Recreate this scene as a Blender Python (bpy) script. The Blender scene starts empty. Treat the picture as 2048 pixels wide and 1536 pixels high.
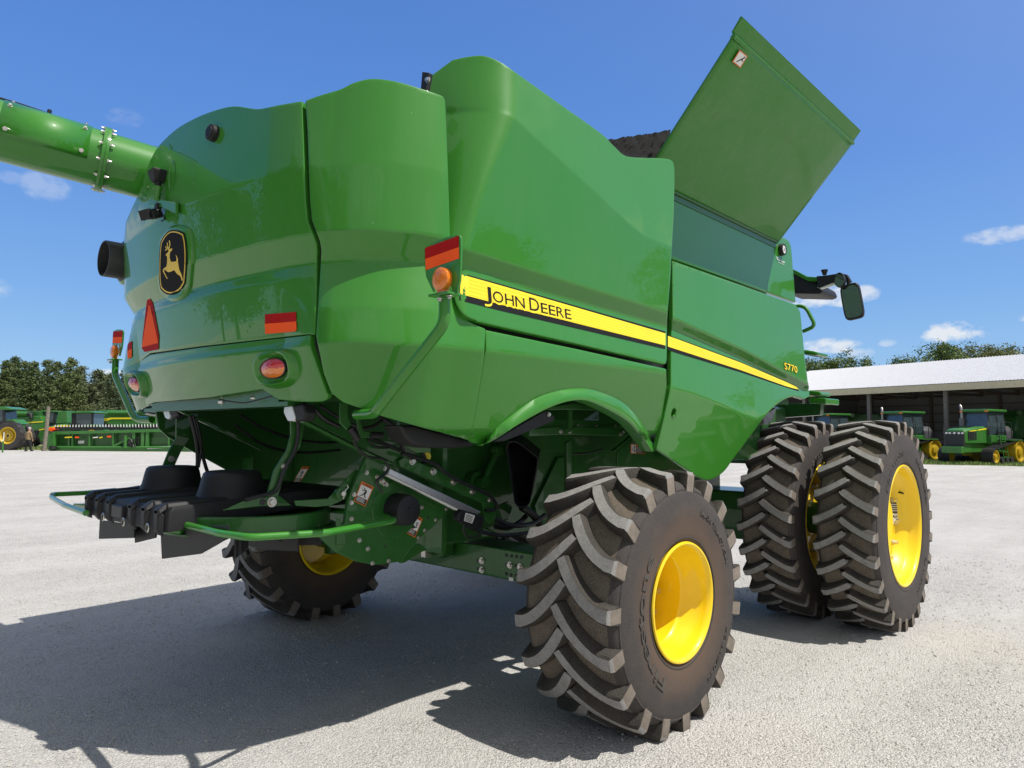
import bpy, bmesh, math, random
from mathutils import Vector, Matrix, noise
from mathutils.geometry import delaunay_2d_cdt
rad = math.radians
SC = bpy.context.scene
COL = SC.collection
random.seed(7)

# ------------------------------------------------------------------ camera
# world: X = forward along the big harvester, Y = its left, Z up; origin on the ground under its rear axle
FPX, PITCH, ROLL, CAMH, YAW, CX, CY = 1430.0, 0.0697, 0.0065, 1.787, 0.7515, -3.982, -4.087
FW = Vector((math.cos(YAW)*math.cos(PITCH), math.sin(YAW)*math.cos(PITCH), math.sin(PITCH)))
R0 = Vector((math.sin(YAW), -math.cos(YAW), 0)); U0 = R0.cross(FW)
RT = R0*math.cos(ROLL)+U0*math.sin(ROLL); UP = U0*math.cos(ROLL)-R0*math.sin(ROLL)
CAM = Vector((CX, CY, CAMH))
cd = bpy.data.cameras.new('camera'); cam = bpy.data.objects.new('camera', cd); COL.objects.link(cam)
cam.matrix_world = Matrix(((RT.x, UP.x, -FW.x, CX), (RT.y, UP.y, -FW.y, CY), (RT.z, UP.z, -FW.z, CAMH), (0, 0, 0, 1)))
cd.sensor_width = 36; cd.lens = 36*FPX/2048; cd.clip_start = .05; cd.clip_end = 5000
SC.camera = cam

# ------------------------------------------------------------------ sun, sky, exposure
SUN = Vector((.19, -.565, 1)).normalized()
EL = math.asin(SUN.z); AZ = math.atan2(SUN.x, SUN.y)
ld = bpy.data.lights.new('sun', 'SUN'); ld.energy = 5.0; ld.angle = rad(.55); ld.color = (1, .955, .89)
sun = bpy.data.objects.new('sun', ld); COL.objects.link(sun)
sun.rotation_euler = SUN.to_track_quat('Z', 'Y').to_euler(); sun.location = (0, 0, 30)
W = bpy.data.worlds.new('World'); SC.world = W; W.use_nodes = True
nt = W.node_tree; N = nt.nodes; Lk = nt.links
bg = N['Background']; bg.inputs[1].default_value = .1
sky = N.new('ShaderNodeTexSky'); sky.sky_type = 'NISHITA'; sky.sun_disc = False
sky.sun_elevation = EL; sky.sun_rotation = AZ; sky.altitude = 300; sky.air_density = 1.0; sky.dust_density = .25; sky.ozone_density = 3.2
hs = N.new('ShaderNodeHueSaturation'); hs.inputs['Hue'].default_value = .512; hs.inputs['Saturation'].default_value = 1.17; hs.inputs['Value'].default_value = 1.3
Lk.new(sky.outputs[0], hs.inputs['Color'])
# clouds: soft ellipses of noise at fixed sky directions
def skydir(u, v): return (FW+RT*((u-1024)/FPX)-UP*((v-768)/FPX)).normalized()
tc = N.new('ShaderNodeTexCoord')
def wmath(op, a, b=None, c=None, clamp=False):
    n = N.new('ShaderNodeMath'); n.operation = op; n.use_clamp = clamp
    for i, x in enumerate((a, b, c)):
        if x is None: continue
        if isinstance(x, (int, float)): n.inputs[i].default_value = x
        else: Lk.new(x, n.inputs[i])
    return n.outputs[0]
def wdot(vec):
    n = N.new('ShaderNodeVectorMath'); n.operation = 'DOT_PRODUCT'; Lk.new(tc.outputs['Generated'], n.inputs[0]); n.inputs[1].default_value = vec
    return n.outputs['Value']
def wnoise(scale, detail, rough, off=(0, 0, 0)):
    m = N.new('ShaderNodeMapping'); Lk.new(tc.outputs['Generated'], m.inputs[0]); m.inputs['Location'].default_value = off
    m.inputs['Scale'].default_value = (1, 1, 1.8)
    n = N.new('ShaderNodeTexNoise'); n.inputs['Scale'].default_value = scale; n.inputs['Detail'].default_value = detail; n.inputs['Roughness'].default_value = rough
    Lk.new(m.outputs[0], n.inputs['Vector']); return n.outputs[0]
n1 = wnoise(24, 7, .6); n2 = wnoise(70, 5, .6, (3, 1, 2))
nn = wmath('ADD', wmath('MULTIPLY', n1, .7), wmath('MULTIPLY', n2, .3))
tot = None
CL = [(1660, 594, 84, 24, .9), (1728, 588, 30, 18, .7), (1655, 692, 62, 16, .85), (1722, 706, 28, 13, .5), (1905, 664, 62, 20, .9), (2005, 470, 62, 17, .5), (2120, 640, 60, 30, .9),
      (88, 372, 42, 26, .26), (20, 355, 24, 12, .15), (250, 236, 34, 18, .14), (215, 745, 30, 8, .8), (1775, 686, 18, 8, .4), (-160, 560, 120, 40, .7), (2500, 560, 160, 50, .9)]
def cloud(d, sx, sy, amp):
    global tot
    r = Vector((d.y, -d.x, 0)).normalized(); u = r.cross(d)
    a = wmath('DIVIDE', wdot(r), sx); b = wmath('DIVIDE', wdot(u), sy)
    q = wmath('ADD', wmath('MULTIPLY', a, a), wmath('MULTIPLY', b, b))
    e = wmath('SUBTRACT', 1, q)
    f = wmath('GREATER_THAN', wdot(d), 0)
    # flat-bottomed puff: noise carves the rim
    m = wmath('MULTIPLY', wmath('ADD', wmath('MULTIPLY', e, .55), wmath('MULTIPLY', wmath('SUBTRACT', nn, .5), 3.2)), f)
    m = wmath('MULTIPLY', wmath('MULTIPLY', m, 1.9, clamp=True), wmath('MULTIPLY', e, 2.2, clamp=True))
    m = wmath('MULTIPLY', m, amp)
    tot = m if tot is None else wmath('MAXIMUM', tot, m)
for (u, v, a, b, am) in CL: cloud(skydir(u, v), a/FPX, b/FPX, am)
# bigger clouds elsewhere in the sky (seen only as reflections in the paint)
for az, el, a, b, am in ((-62, 24, .20, .09, .7), (-40, 34, .22, .10, .55), (-85, 16, .3, .07, .8), (-20, 20, .2, .07, .7), (-112, 30, .25, .1, .6), (-150, 20, .3, .08, .7), (170, 24, .25, .09, .5), (100, 14, .2, .05, .7)):
    d = Vector((math.cos(rad(az))*math.cos(rad(el)), math.sin(rad(az))*math.cos(rad(el)), math.sin(rad(el)))); cloud(d, a, b, am)
# the clear-day blue: the physical sky pulled towards the photograph's blues by elevation
sp = N.new('ShaderNodeSeparateXYZ'); Lk.new(tc.outputs['Generated'], sp.inputs[0])
rp = N.new('ShaderNodeValToRGB'); Lk.new(sp.outputs[2], rp.inputs[0]); els = rp.color_ramp.elements
while len(els) < 7: els.new(.5)
for i, (p, c) in enumerate(((0, (.43, .66, .90)), (.05, (.35, .60, .90)), (.17, (.22, .46, .87)), (.34, (.130, .320, .80)), (.56, (.092, .245, .68)), (.80, (.085, .215, .58)), (.93, (.50, .52, .56)))):
    els[i].position = p; els[i].color = (*c, 1)
sc10 = N.new('ShaderNodeMixRGB'); sc10.blend_type = 'MULTIPLY'; sc10.inputs[0].default_value = 1; Lk.new(rp.outputs[0], sc10.inputs[1]); sc10.inputs[2].default_value = (9.6, 9.6, 9.6, 1)
bl = N.new('ShaderNodeMixRGB'); bl.inputs[0].default_value = .85; Lk.new(hs.outputs[0], bl.inputs[1]); Lk.new(sc10.outputs[0], bl.inputs[2])
# the pale glow of the sky round the sun
gl = wmath('POWER', wmath('MAXIMUM', wdot(SUN), 0), 3.2)
ga = N.new('ShaderNodeMixRGB'); ga.blend_type = 'ADD'; Lk.new(gl, ga.inputs[0]); Lk.new(bl.outputs[0], ga.inputs[1]); ga.inputs[2].default_value = (6.6, 5.6, 3.9, 1)
# unseen pale haze added behind the camera to neutralise the ambient light
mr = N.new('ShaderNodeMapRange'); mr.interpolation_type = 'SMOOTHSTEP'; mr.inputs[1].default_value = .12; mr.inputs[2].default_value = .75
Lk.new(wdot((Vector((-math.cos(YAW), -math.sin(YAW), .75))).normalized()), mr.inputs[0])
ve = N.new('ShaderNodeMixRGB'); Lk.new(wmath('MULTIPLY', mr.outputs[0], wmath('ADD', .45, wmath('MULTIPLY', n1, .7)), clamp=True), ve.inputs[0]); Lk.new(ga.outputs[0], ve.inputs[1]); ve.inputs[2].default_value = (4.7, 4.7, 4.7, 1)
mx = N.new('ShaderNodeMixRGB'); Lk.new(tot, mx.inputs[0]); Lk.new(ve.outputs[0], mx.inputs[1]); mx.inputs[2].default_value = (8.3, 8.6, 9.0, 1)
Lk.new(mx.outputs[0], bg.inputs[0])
SC.view_settings.view_transform = 'Standard'; SC.view_settings.look = 'None'; SC.view_settings.exposure = 0; SC.view_settings.gamma = 1
SC.view_settings.use_curve_mapping = False

# ------------------------------------------------------------------ picture-to-place helpers
def ray(u, v): return FW+RT*((u-1024)/FPX)-UP*((v-768)/FPX)
def P(u, v, X=None, Y=None, Z=None):
    d = ray(u, v)
    t = (X-CX)/d.x if X is not None else (Y-CY)/d.y if Y is not None else (Z-CAMH)/d.z
    return CAM+d*t
F0 = Vector((math.cos(YAW), math.sin(YAW), 0))
def ghill(x, y):                                            # the yard rises a little far off to the left
    d = (x-CX)*F0.x+(y-CY)*F0.y; l = (x-CX)*R0.x+(y-CY)*R0.y
    a = min(1, max(0, (d-14)/40)); a = a*a*(3-2*a); b = min(1, max(0, (5-l)/25)); b = b*b*(3-2*b)
    return .27*a*b
def CW(x, z, h=0):                                          # metres right of / ahead of the camera, above the yard
    p = Vector((CX, CY, 0))+R0*x+F0*z; p.z = h+ghill(p.x, p.y); return p
def CP(u, z, h=0): return CW((u-1024)/FPX*z, z, h)

# ------------------------------------------------------------------ objects
def link(o, parent=None):
    COL.objects.link(o)
    if parent is not None: o.parent = parent
    return o
def thing(name, label, cat, loc=(0, 0, 0), rotz=0, group=None):
    o = bpy.data.objects.new(name, None); link(o); o.location = loc; o.rotation_euler = (0, 0, rotz)
    o.empty_display_size = .3; o['label'] = label; o['category'] = cat
    if group: o['group'] = group
    return o
def tag(o, label=None, cat=None, group=None, kind=None):
    for k, v in (('label', label), ('category', cat), ('group', group), ('kind', kind)):
        if v: o[k] = v
    return o
def meshobj(name, verts, faces, mats, parent=None, smooth=None, mi=None, bevel=0, seg=2, solid=0, off=-1):
    me = bpy.data.meshes.new(name); me.from_pydata([tuple(v) for v in verts], [], faces); me.validate(); me.update()
    if not isinstance(mats, (list, tuple)): mats = [mats]
    for m in mats: me.materials.append(m)
    if mi and len(mi) == len(me.polygons): me.polygons.foreach_set('material_index', mi)
    o = bpy.data.objects.new(name, me); link(o, parent)
    if solid:
        s = o.modifiers.new('solid', 'SOLIDIFY'); s.thickness = solid; s.offset = off
    if bevel:
        b = o.modifiers.new('bevel', 'BEVEL'); b.width = bevel; b.segments = seg; b.limit_method = 'ANGLE'; b.angle_limit = rad(35); b.harden_normals = False
    if smooth is not None: smoothen(me, smooth)
    return o
def smoothen(me, ang=35):
    me.polygons.foreach_set('use_smooth', [True]*len(me.polygons))
    bm = bmesh.new(); bm.from_mesh(me); c = math.cos(rad(ang))
    for e in bm.edges:
        e.smooth = not (len(e.link_faces) == 2 and e.link_faces[0].normal.dot(e.link_faces[1].normal) < c)
    bm.to_mesh(me); bm.free()
class MB:
    """collects shapes for one mesh; every shape carries a material slot"""
    def __init__(s): s.v = []; s.f = []; s.m = []
    def add(s, vs, fs, m=0):
        o = len(s.v); s.v += [Vector(v) for v in vs]; s.f += [tuple(i+o for i in f) for f in fs]; s.m += [m]*len(fs); return s
    def box(s, c, d, m=0, rz=0, M=None):
        x, y, z = d[0]/2, d[1]/2, d[2]/2; c = Vector(c); q = []
        T = M or Matrix.Rotation(rz, 3, 'Z')
        for k in (-1, 1):
            for i, j in ((-1, -1), (1, -1), (1, 1), (-1, 1)): q.append(c+T@Vector((i*x, j*y, k*z)))
        return s.add(q, [(3, 2, 1, 0), (4, 5, 6, 7), (0, 1, 5, 4), (1, 2, 6, 5), (2, 3, 7, 6), (3, 0, 4, 7)], m)
    def box2(s, a, b, m=0): return s.box([(a[i]+b[i])/2 for i in range(3)], [abs(a[i]-b[i]) for i in range(3)], m)
    def ring(s, rings, m=0, caps=True, closed=True):
        n = len(rings[0]); vs = [v for r in rings for v in r]; fs = []
        for k in range(len(rings)-1):
            for i in range(n if closed else n-1):
                j = (i+1) % n; fs.append((k*n+i, k*n+j, (k+1)*n+j, (k+1)*n+i))
        if caps: fs.append(tuple(range(n-1, -1, -1))); fs.append(tuple((len(rings)-1)*n+i for i in range(n)))
        return s.add(vs, fs, m)
    def tube(s, pts, r, n=10, m=0, caps=True, round_=0):
        pts = [Vector(p) for p in pts]
        if round_: pts = fillet(pts, round_)
        rs = r if isinstance(r, (list, tuple)) else [r]*len(pts); rings = []; up = None
        for i, p in enumerate(pts):
            t = (pts[min(i+1, len(pts)-1)]-pts[max(i-1, 0)]).normalized()
            if up is None: up = t.orthogonal().normalized()
            up = (up-t*up.dot(t)).normalized(); w = t.cross(up)
            rings.append([p+(up*math.cos(a)+w*math.sin(a))*rs[i] for a in [2*math.pi*k/n for k in range(n)]])
        return s.ring(rings, m, caps)
    def cyl(s, a, b, r, n=16, m=0, r2=None): return s.tube([a, b], [r, r if r2 is None else r2], n, m)
    def lathe(s, prof, c=(0, 0, 0), axis='Y', n=48, m=0, closed=False):
        """prof: (axial, radius) list"""
        c = Vector(c); rings = []
        for (a, r) in prof:
            rg = []
            for k in range(n):
                t = 2*math.pi*k/n; x, y = r*math.cos(t), r*math.sin(t)
                rg.append(c+(Vector((x, a, y)) if axis == 'Y' else Vector((a, x, y)) if axis == 'X' else Vector((x, y, a))))
            rings.append(rg)
        if closed: rings.append(rings[0])
        return s.ring(rings, m, caps=False)
    def prism(s, poly, d, m=0):
        """flat polygon (3-D points) pushed along d"""
        poly = [Vector(p) for p in poly]; d = Vector(d); n = len(poly)
        nrm = Vector((0, 0, 0))
        for i in range(n): nrm += (poly[i]-poly[0]).cross(poly[(i+1) % n]-poly[0])
        if nrm.dot(d) > 0: poly = poly[::-1]
        return s.add(poly+[p+d for p in poly], [tuple(range(n))]+[tuple(2*n-1-i for i in range(n))]+[((i+1) % n, i, n+i, n+(i+1) % n) for i in range(n)], m)
    def ico(s, c, r, m=0, sub=1, sc=(1, 1, 1)):
        bm = bmesh.new(); bmesh.ops.create_icosphere(bm, subdivisions=sub, radius=1)
        vs = [Vector(c)+Vector((v.co.x*r*sc[0], v.co.y*r*sc[1], v.co.z*r*sc[2])) for v in bm.verts]; fs = [tuple(v.index for v in f.verts) for f in bm.faces]; bm.free()
        return s.add(vs, fs, m)
    def bolt(s, p, n, r=.011, h=.009, m=0):
        n = Vector(n).normalized(); p = Vector(p)
        s.cyl(p-n*.002, p+n*h*.35, r*1.45, 12, m); return s.cyl(p+n*h*.35, p+n*h*1.3, r, 6, m)
    def build(s, name, mats, parent=None, smooth=None, bevel=0, seg=2, solid=0, off=-1):
        return meshobj(name, s.v, s.f, mats, parent, smooth, s.m, bevel, seg, solid, off)
def fillet(pts, r, n=6):
    out = [pts[0]]
    for i in range(1, len(pts)-1):
        a, b, c = pts[i-1], pts[i], pts[i+1]
        ra = min(r, (a-b).length*.48); rc = min(r, (c-b).length*.48)
        p, q = b+(a-b).normalized()*ra, b+(c-b).normalized()*rc
        for k in range(n+1):
            t = k/n; out.append(p*(1-t)**2+b*2*t*(1-t)+q*t*t)
    out.append(pts[-1]); return out
def copy_tree(o, parent=None):
    c = o.copy(); COL.objects.link(c)
    if parent is not None: c.parent = parent
    for ch in list(o.children): copy_tree(ch, c)
    return c
def text2d(body, size=1.0, bold=0.0, shear=0.0, spacing=1.0, ext=0.0):
    cu = bpy.data.curves.new('lettering', 'FONT'); cu.body = body; cu.size = size; cu.offset = bold; cu.shear = shear; cu.space_character = spacing; cu.resolution_u = 4; cu.extrude = ext
    o = bpy.data.objects.new('lettering', cu); COL.objects.link(o)
    dg = bpy.context.evaluated_depsgraph_get(); me = bpy.data.meshes.new_from_object(o.evaluated_get(dg))
    vs = [v.co.copy() for v in me.vertices]; fs = [tuple(p.vertices) for p in me.polygons]
    bpy.data.objects.remove(o); bpy.data.curves.remove(cu); bpy.data.meshes.remove(me)
    return vs, fs

# ------------------------------------------------------------------ materials
MAT = {}
def newmat(name):
    m = bpy.data.materials.new(name); m.use_nodes = True; return m, m.node_tree, m.node_tree.nodes['Principled BSDF']
def node(t, kind, **kw):
    n = t.nodes.new('ShaderNode'+kind)
    for k, v in kw.items():
        if k in n.inputs: n.inputs[k].default_value = v
        else: setattr(n, k, v)
    return n
def ramp(t, fac, stops):
    r = t.nodes.new('ShaderNodeValToRGB'); e = r.color_ramp.elements
    while len(e) < len(stops): e.new(.5)
    for i, (p, c) in enumerate(stops): e[i].position = p; e[i].color = c if len(c) == 4 else (*c, 1)
    t.links.new(fac, r.inputs[0]); return r.outputs[0]
def g(v): return (v, v, v)
def plain(name, col, rough=.5, metal=0, coat=0, var=.12, scale=6, bump=0, bscale=200, trans=0, emit=None, spec=.5):
    """procedural base: colour broken up by two noises, optional grain"""
    m, t, b = newmat(name); co = node(t, 'TexCoord')
    n = node(t, 'TexNoise', Scale=scale, Detail=6, Roughness=.6); t.links.new(co.outputs['Object'], n.inputs['Vector'])
    c = ramp(t, n.outputs[0], [(.3, tuple(x*(1-var) for x in col)), (.7, tuple(min(1, x*(1+var)) for x in col))])
    t.links.new(c, b.inputs['Base Color'])
    b.inputs['Roughness'].default_value = rough; b.inputs['Metallic'].default_value = metal; b.inputs['Coat Weight'].default_value = coat; b.inputs['Coat Roughness'].default_value = .06
    b.inputs['Specular IOR Level'].default_value = spec
    if trans: b.inputs['Transmission Weight'].default_value = trans
    if bump:
        n2 = node(t, 'TexNoise', Scale=bscale, Detail=4); t.links.new(co.outputs['Object'], n2.inputs['Vector'])
        bp = node(t, 'Bump', Strength=bump, Distance=.01); t.links.new(n2.outputs[0], bp.inputs['Height']); t.links.new(bp.outputs[0], b.inputs['Normal'])
    MAT[name] = m; return m
def paint(name, col, dust=.25, rough=.34, coat=.78, scratch=True, dcol=(.30, .34, .26)):
    """machine paint: clear coat, faint film of dust gathered low and in streaks, small scratches"""
    m, t, b = newmat(name); co = node(t, 'TexCoord')
    n = node(t, 'TexNoise', Scale=2.2, Detail=5, Roughness=.6); t.links.new(co.outputs['Object'], n.inputs['Vector'])
    n2 = node(t, 'TexNoise', Scale=90, Detail=3, Roughness=.7); t.links.new(co.outputs['Object'], n2.inputs['Vector'])
    mp = node(t, 'Mapping'); mp.inputs['Scale'].default_value = (9, 9, .7); t.links.new(co.outputs['Object'], mp.inputs[0])
    n3 = node(t, 'TexNoise', Scale=2.5, Detail=4, Roughness=.65); t.links.new(mp.outputs[0], n3.inputs['Vector'])
    a = node(t, 'Math', operation='MULTIPLY'); t.links.new(ramp(t, n.outputs[0], [(.35, g(0)), (.8, g(1))]), a.inputs[0]); t.links.new(ramp(t, n2.outputs[0], [(.35, g(.2)), (.75, g(1))]), a.inputs[1])
    s = node(t, 'Math', operation='MULTIPLY_ADD'); t.links.new(ramp(t, n3.outputs[0], [(.45, g(0)), (.8, g(1))]), s.inputs[0]); s.inputs[1].default_value = .35; t.links.new(a.outputs[0], s.inputs[2])
    fac = node(t, 'Math', operation='MULTIPLY', use_clamp=True); t.links.new(s.outputs[0], fac.inputs[0]); fac.inputs[1].default_value = dust
    mix = node(t, 'MixRGB'); mix.inputs[1].default_value = (*col, 1); mix.inputs[2].default_value = (*dcol, 1); t.links.new(fac.outputs[0], mix.inputs[0])
    out = mix.outputs[0]
    if scratch:                                             # short pale nicks
        mp2 = node(t, 'Mapping'); mp2.inputs['Scale'].default_value = (1, 1, .35); mp2.inputs['Rotation'].default_value = (.3, .6, .2); t.links.new(co.outputs['Object'], mp2.inputs[0])
        v = node(t, 'TexVoronoi', Scale=13); t.links.new(mp2.outputs[0], v.inputs['Vector'])
        sc = ramp(t, v.outputs['Distance'], [(.0, g(1)), (.030, g(0))])
        m2 = node(t, 'MixRGB'); t.links.new(sc, m2.inputs[0]); t.links.new(out, m2.inputs[1]); m2.inputs[2].default_value = (.34, .46, .36, 1); out = m2.outputs[0]
    t.links.new(out, b.inputs['Base Color'])
    r = node(t, 'Math', operation='MULTIPLY_ADD'); t.links.new(fac.outputs[0], r.inputs[0]); r.inputs[1].default_value = .35; r.inputs[2].default_value = rough; t.links.new(r.outputs[0], b.inputs['Roughness'])
    b.inputs['Coat Weight'].default_value = coat; b.inputs['Specular IOR Level'].default_value = .25
    cr = node(t, 'Math', operation='MULTIPLY_ADD'); t.links.new(fac.outputs[0], cr.inputs[0]); cr.inputs[1].default_value = .3; cr.inputs[2].default_value = .015; t.links.new(cr.outputs[0], b.inputs['Coat Roughness'])
    bp = node(t, 'Bump', Strength=.05, Distance=.004); n5 = node(t, 'TexNoise', Scale=5, Detail=2); t.links.new(co.outputs['Object'], n5.inputs['Vector']); t.links.new(n5.outputs[0], bp.inputs['Height'])
    t.links.new(bp.outputs[0], b.inputs['Normal']); t.links.new(bp.outputs[0], b.inputs['Coat Normal'])
    MAT[name] = m; return m
GREEN = (.032, .208, .013)
paint('green_paint', GREEN, .07, .42)
paint('green_panel_dusty', GREEN, .55, .4)
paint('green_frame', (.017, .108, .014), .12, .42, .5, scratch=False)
paint('yellow_paint', (.93, .66, .008), .10, .35, .6, scratch=False, dcol=(.5, .42, .22))
paint('far_green', (.030, .165, .020), .2, .4, .5, scratch=False)
plain('black_plastic', (.014, .014, .015), .52, bump=.05, bscale=500, var=.25, spec=.35)
plain('black_rubber', (.013, .013, .014), .6, var=.25)
plain('hose', (.012, .012, .013), .45, var=.3)
plain('bolt_zinc', (.62, .60, .55), .32, .9, var=.15, scale=40)
plain('aluminium', (.62, .63, .64), .35, .85, var=.06, scale=30)
plain('bare_steel', (.34, .32, .29), .45, .8, var=.3, scale=14)
plain('red_lens', (.55, .012, .012), .15, coat=1, bump=.5, bscale=70)
plain('orange_lens', (.80, .20, .01), .15, coat=1, bump=.4, bscale=80)
plain('clear_lens', (.72, .72, .70), .12, coat=1, bump=.3, bscale=60)
plain('reflector_red', (.40, .010, .010), .7, coat=0, var=.06, spec=.1)
plain('reflector_orange', (1.0, .115, .022), .7, var=.03, spec=.1)
plain('decal_yellow', (.95, .74, .015), .5, coat=.15, var=.03)
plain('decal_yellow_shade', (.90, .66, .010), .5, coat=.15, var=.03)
plain('decal_black', (.016, .016, .018), .8, coat=0, var=.1, spec=.12)
plain('label_white', (.78, .77, .73), .45, var=.04)
plain('label_orange', (.72, .17, .012), .45, var=.06)
plain('label_black', (.02, .02, .02), .5)
plain('emblem_gold', (.80, .55, .06), .5, coat=0, var=.04)
plain('mirror_glass', (.30, .32, .34), .02, 1.0, var=.01)
plain('tarp', (.007, .007, .007), .85, spec=.15, var=.6, scale=9)
plain('cab_glass', (.03, .05, .06), .05, coat=1, var=.2)
plain('hot_exhaust', (.045, .045, .045), .5, .3, var=.3)
def rubber(name, c1, c2, dust, scale=7, rough=.8):
    m, t, b = newmat(name); co = node(t, 'TexCoord')
    n = node(t, 'TexNoise', Scale=scale, Detail=8, Roughness=.7); t.links.new(co.outputs['Object'], n.inputs['Vector'])
    n2 = node(t, 'TexNoise', Scale=140, Detail=3, Roughness=.7); t.links.new(co.outputs['Object'], n2.inputs['Vector'])
    base = ramp(t, n.outputs[0], [(.3, c1), (.72, c2)])
    k = node(t, 'Math', operation='MULTIPLY'); t.links.new(ramp(t, n2.outputs[0], [(.42, g(0)), (.66, g(1))]), k.inputs[0]); k.inputs[1].default_value = dust[1]
    mix = node(t, 'MixRGB'); t.links.new(k.outputs[0], mix.inputs[0]); t.links.new(base, mix.inputs[1]); mix.inputs[2].default_value = (*dust[0], 1)
    t.links.new(mix.outputs[0], b.inputs['Base Color']); b.inputs['Roughness'].default_value = rough; b.inputs['Specular IOR Level'].default_value = .35
    bp = node(t, 'Bump', Strength=.35, Distance=.004); t.links.new(n2.outputs[0], bp.inputs['Height']); t.links.new(bp.outputs[0], b.inputs['Normal'])
    MAT[name] = m
rubber('tyre_side', (.036, .034, .035), (.066, .056, .050), ((.16, .13, .10), .25), 4)
rubber('tyre_brown', (.036, .034, .035), (.066, .057, .051), ((.16, .13, .10), .25), 4)
def brown_ring(name, r0, r1):                               # old brown staining on the sidewall, strongest beside the rim
    m = MAT[name]; t = m.node_tree; b = t.nodes['Principled BSDF']; src = b.inputs['Base Color'].links[0].from_socket
    co = node(t, 'TexCoord'); vm = node(t, 'VectorMath', operation='MULTIPLY'); vm.inputs[1].default_value = (1, 0, 1); t.links.new(co.outputs['Object'], vm.inputs[0])
    ln = node(t, 'VectorMath', operation='LENGTH'); t.links.new(vm.outputs[0], ln.inputs[0])
    n = node(t, 'TexNoise', Scale=5, Detail=5); t.links.new(co.outputs['Object'], n.inputs['Vector'])
    a = node(t, 'Math', operation='MULTIPLY_ADD'); t.links.new(n.outputs[0], a.inputs[0]); a.inputs[1].default_value = .14; t.links.new(ln.outputs['Value'], a.inputs[2])
    mr = node(t, 'MapRange'); t.links.new(a.outputs[0], mr.inputs[0]); mr.inputs[1].default_value = r0+.07; mr.inputs[2].default_value = r1+.07; mr.inputs[3].default_value = .85; mr.inputs[4].default_value = 0
    mix = node(t, 'MixRGB'); t.links.new(mr.outputs[0], mix.inputs[0]); t.links.new(src, mix.inputs[1]); mix.inputs[2].default_value = (.115, .076, .052, 1); t.links.new(mix.outputs[0], b.inputs['Base Color'])
brown_ring('tyre_brown', .42, .60)
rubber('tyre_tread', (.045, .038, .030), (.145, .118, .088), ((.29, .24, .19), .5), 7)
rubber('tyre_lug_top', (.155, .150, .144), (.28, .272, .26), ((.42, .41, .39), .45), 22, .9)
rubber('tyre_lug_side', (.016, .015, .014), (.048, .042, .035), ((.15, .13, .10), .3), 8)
rubber('tyre_tan', (.12, .10, .08), (.24, .20, .16), ((.32, .28, .23), .4), 12)
import numpy as np
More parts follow.
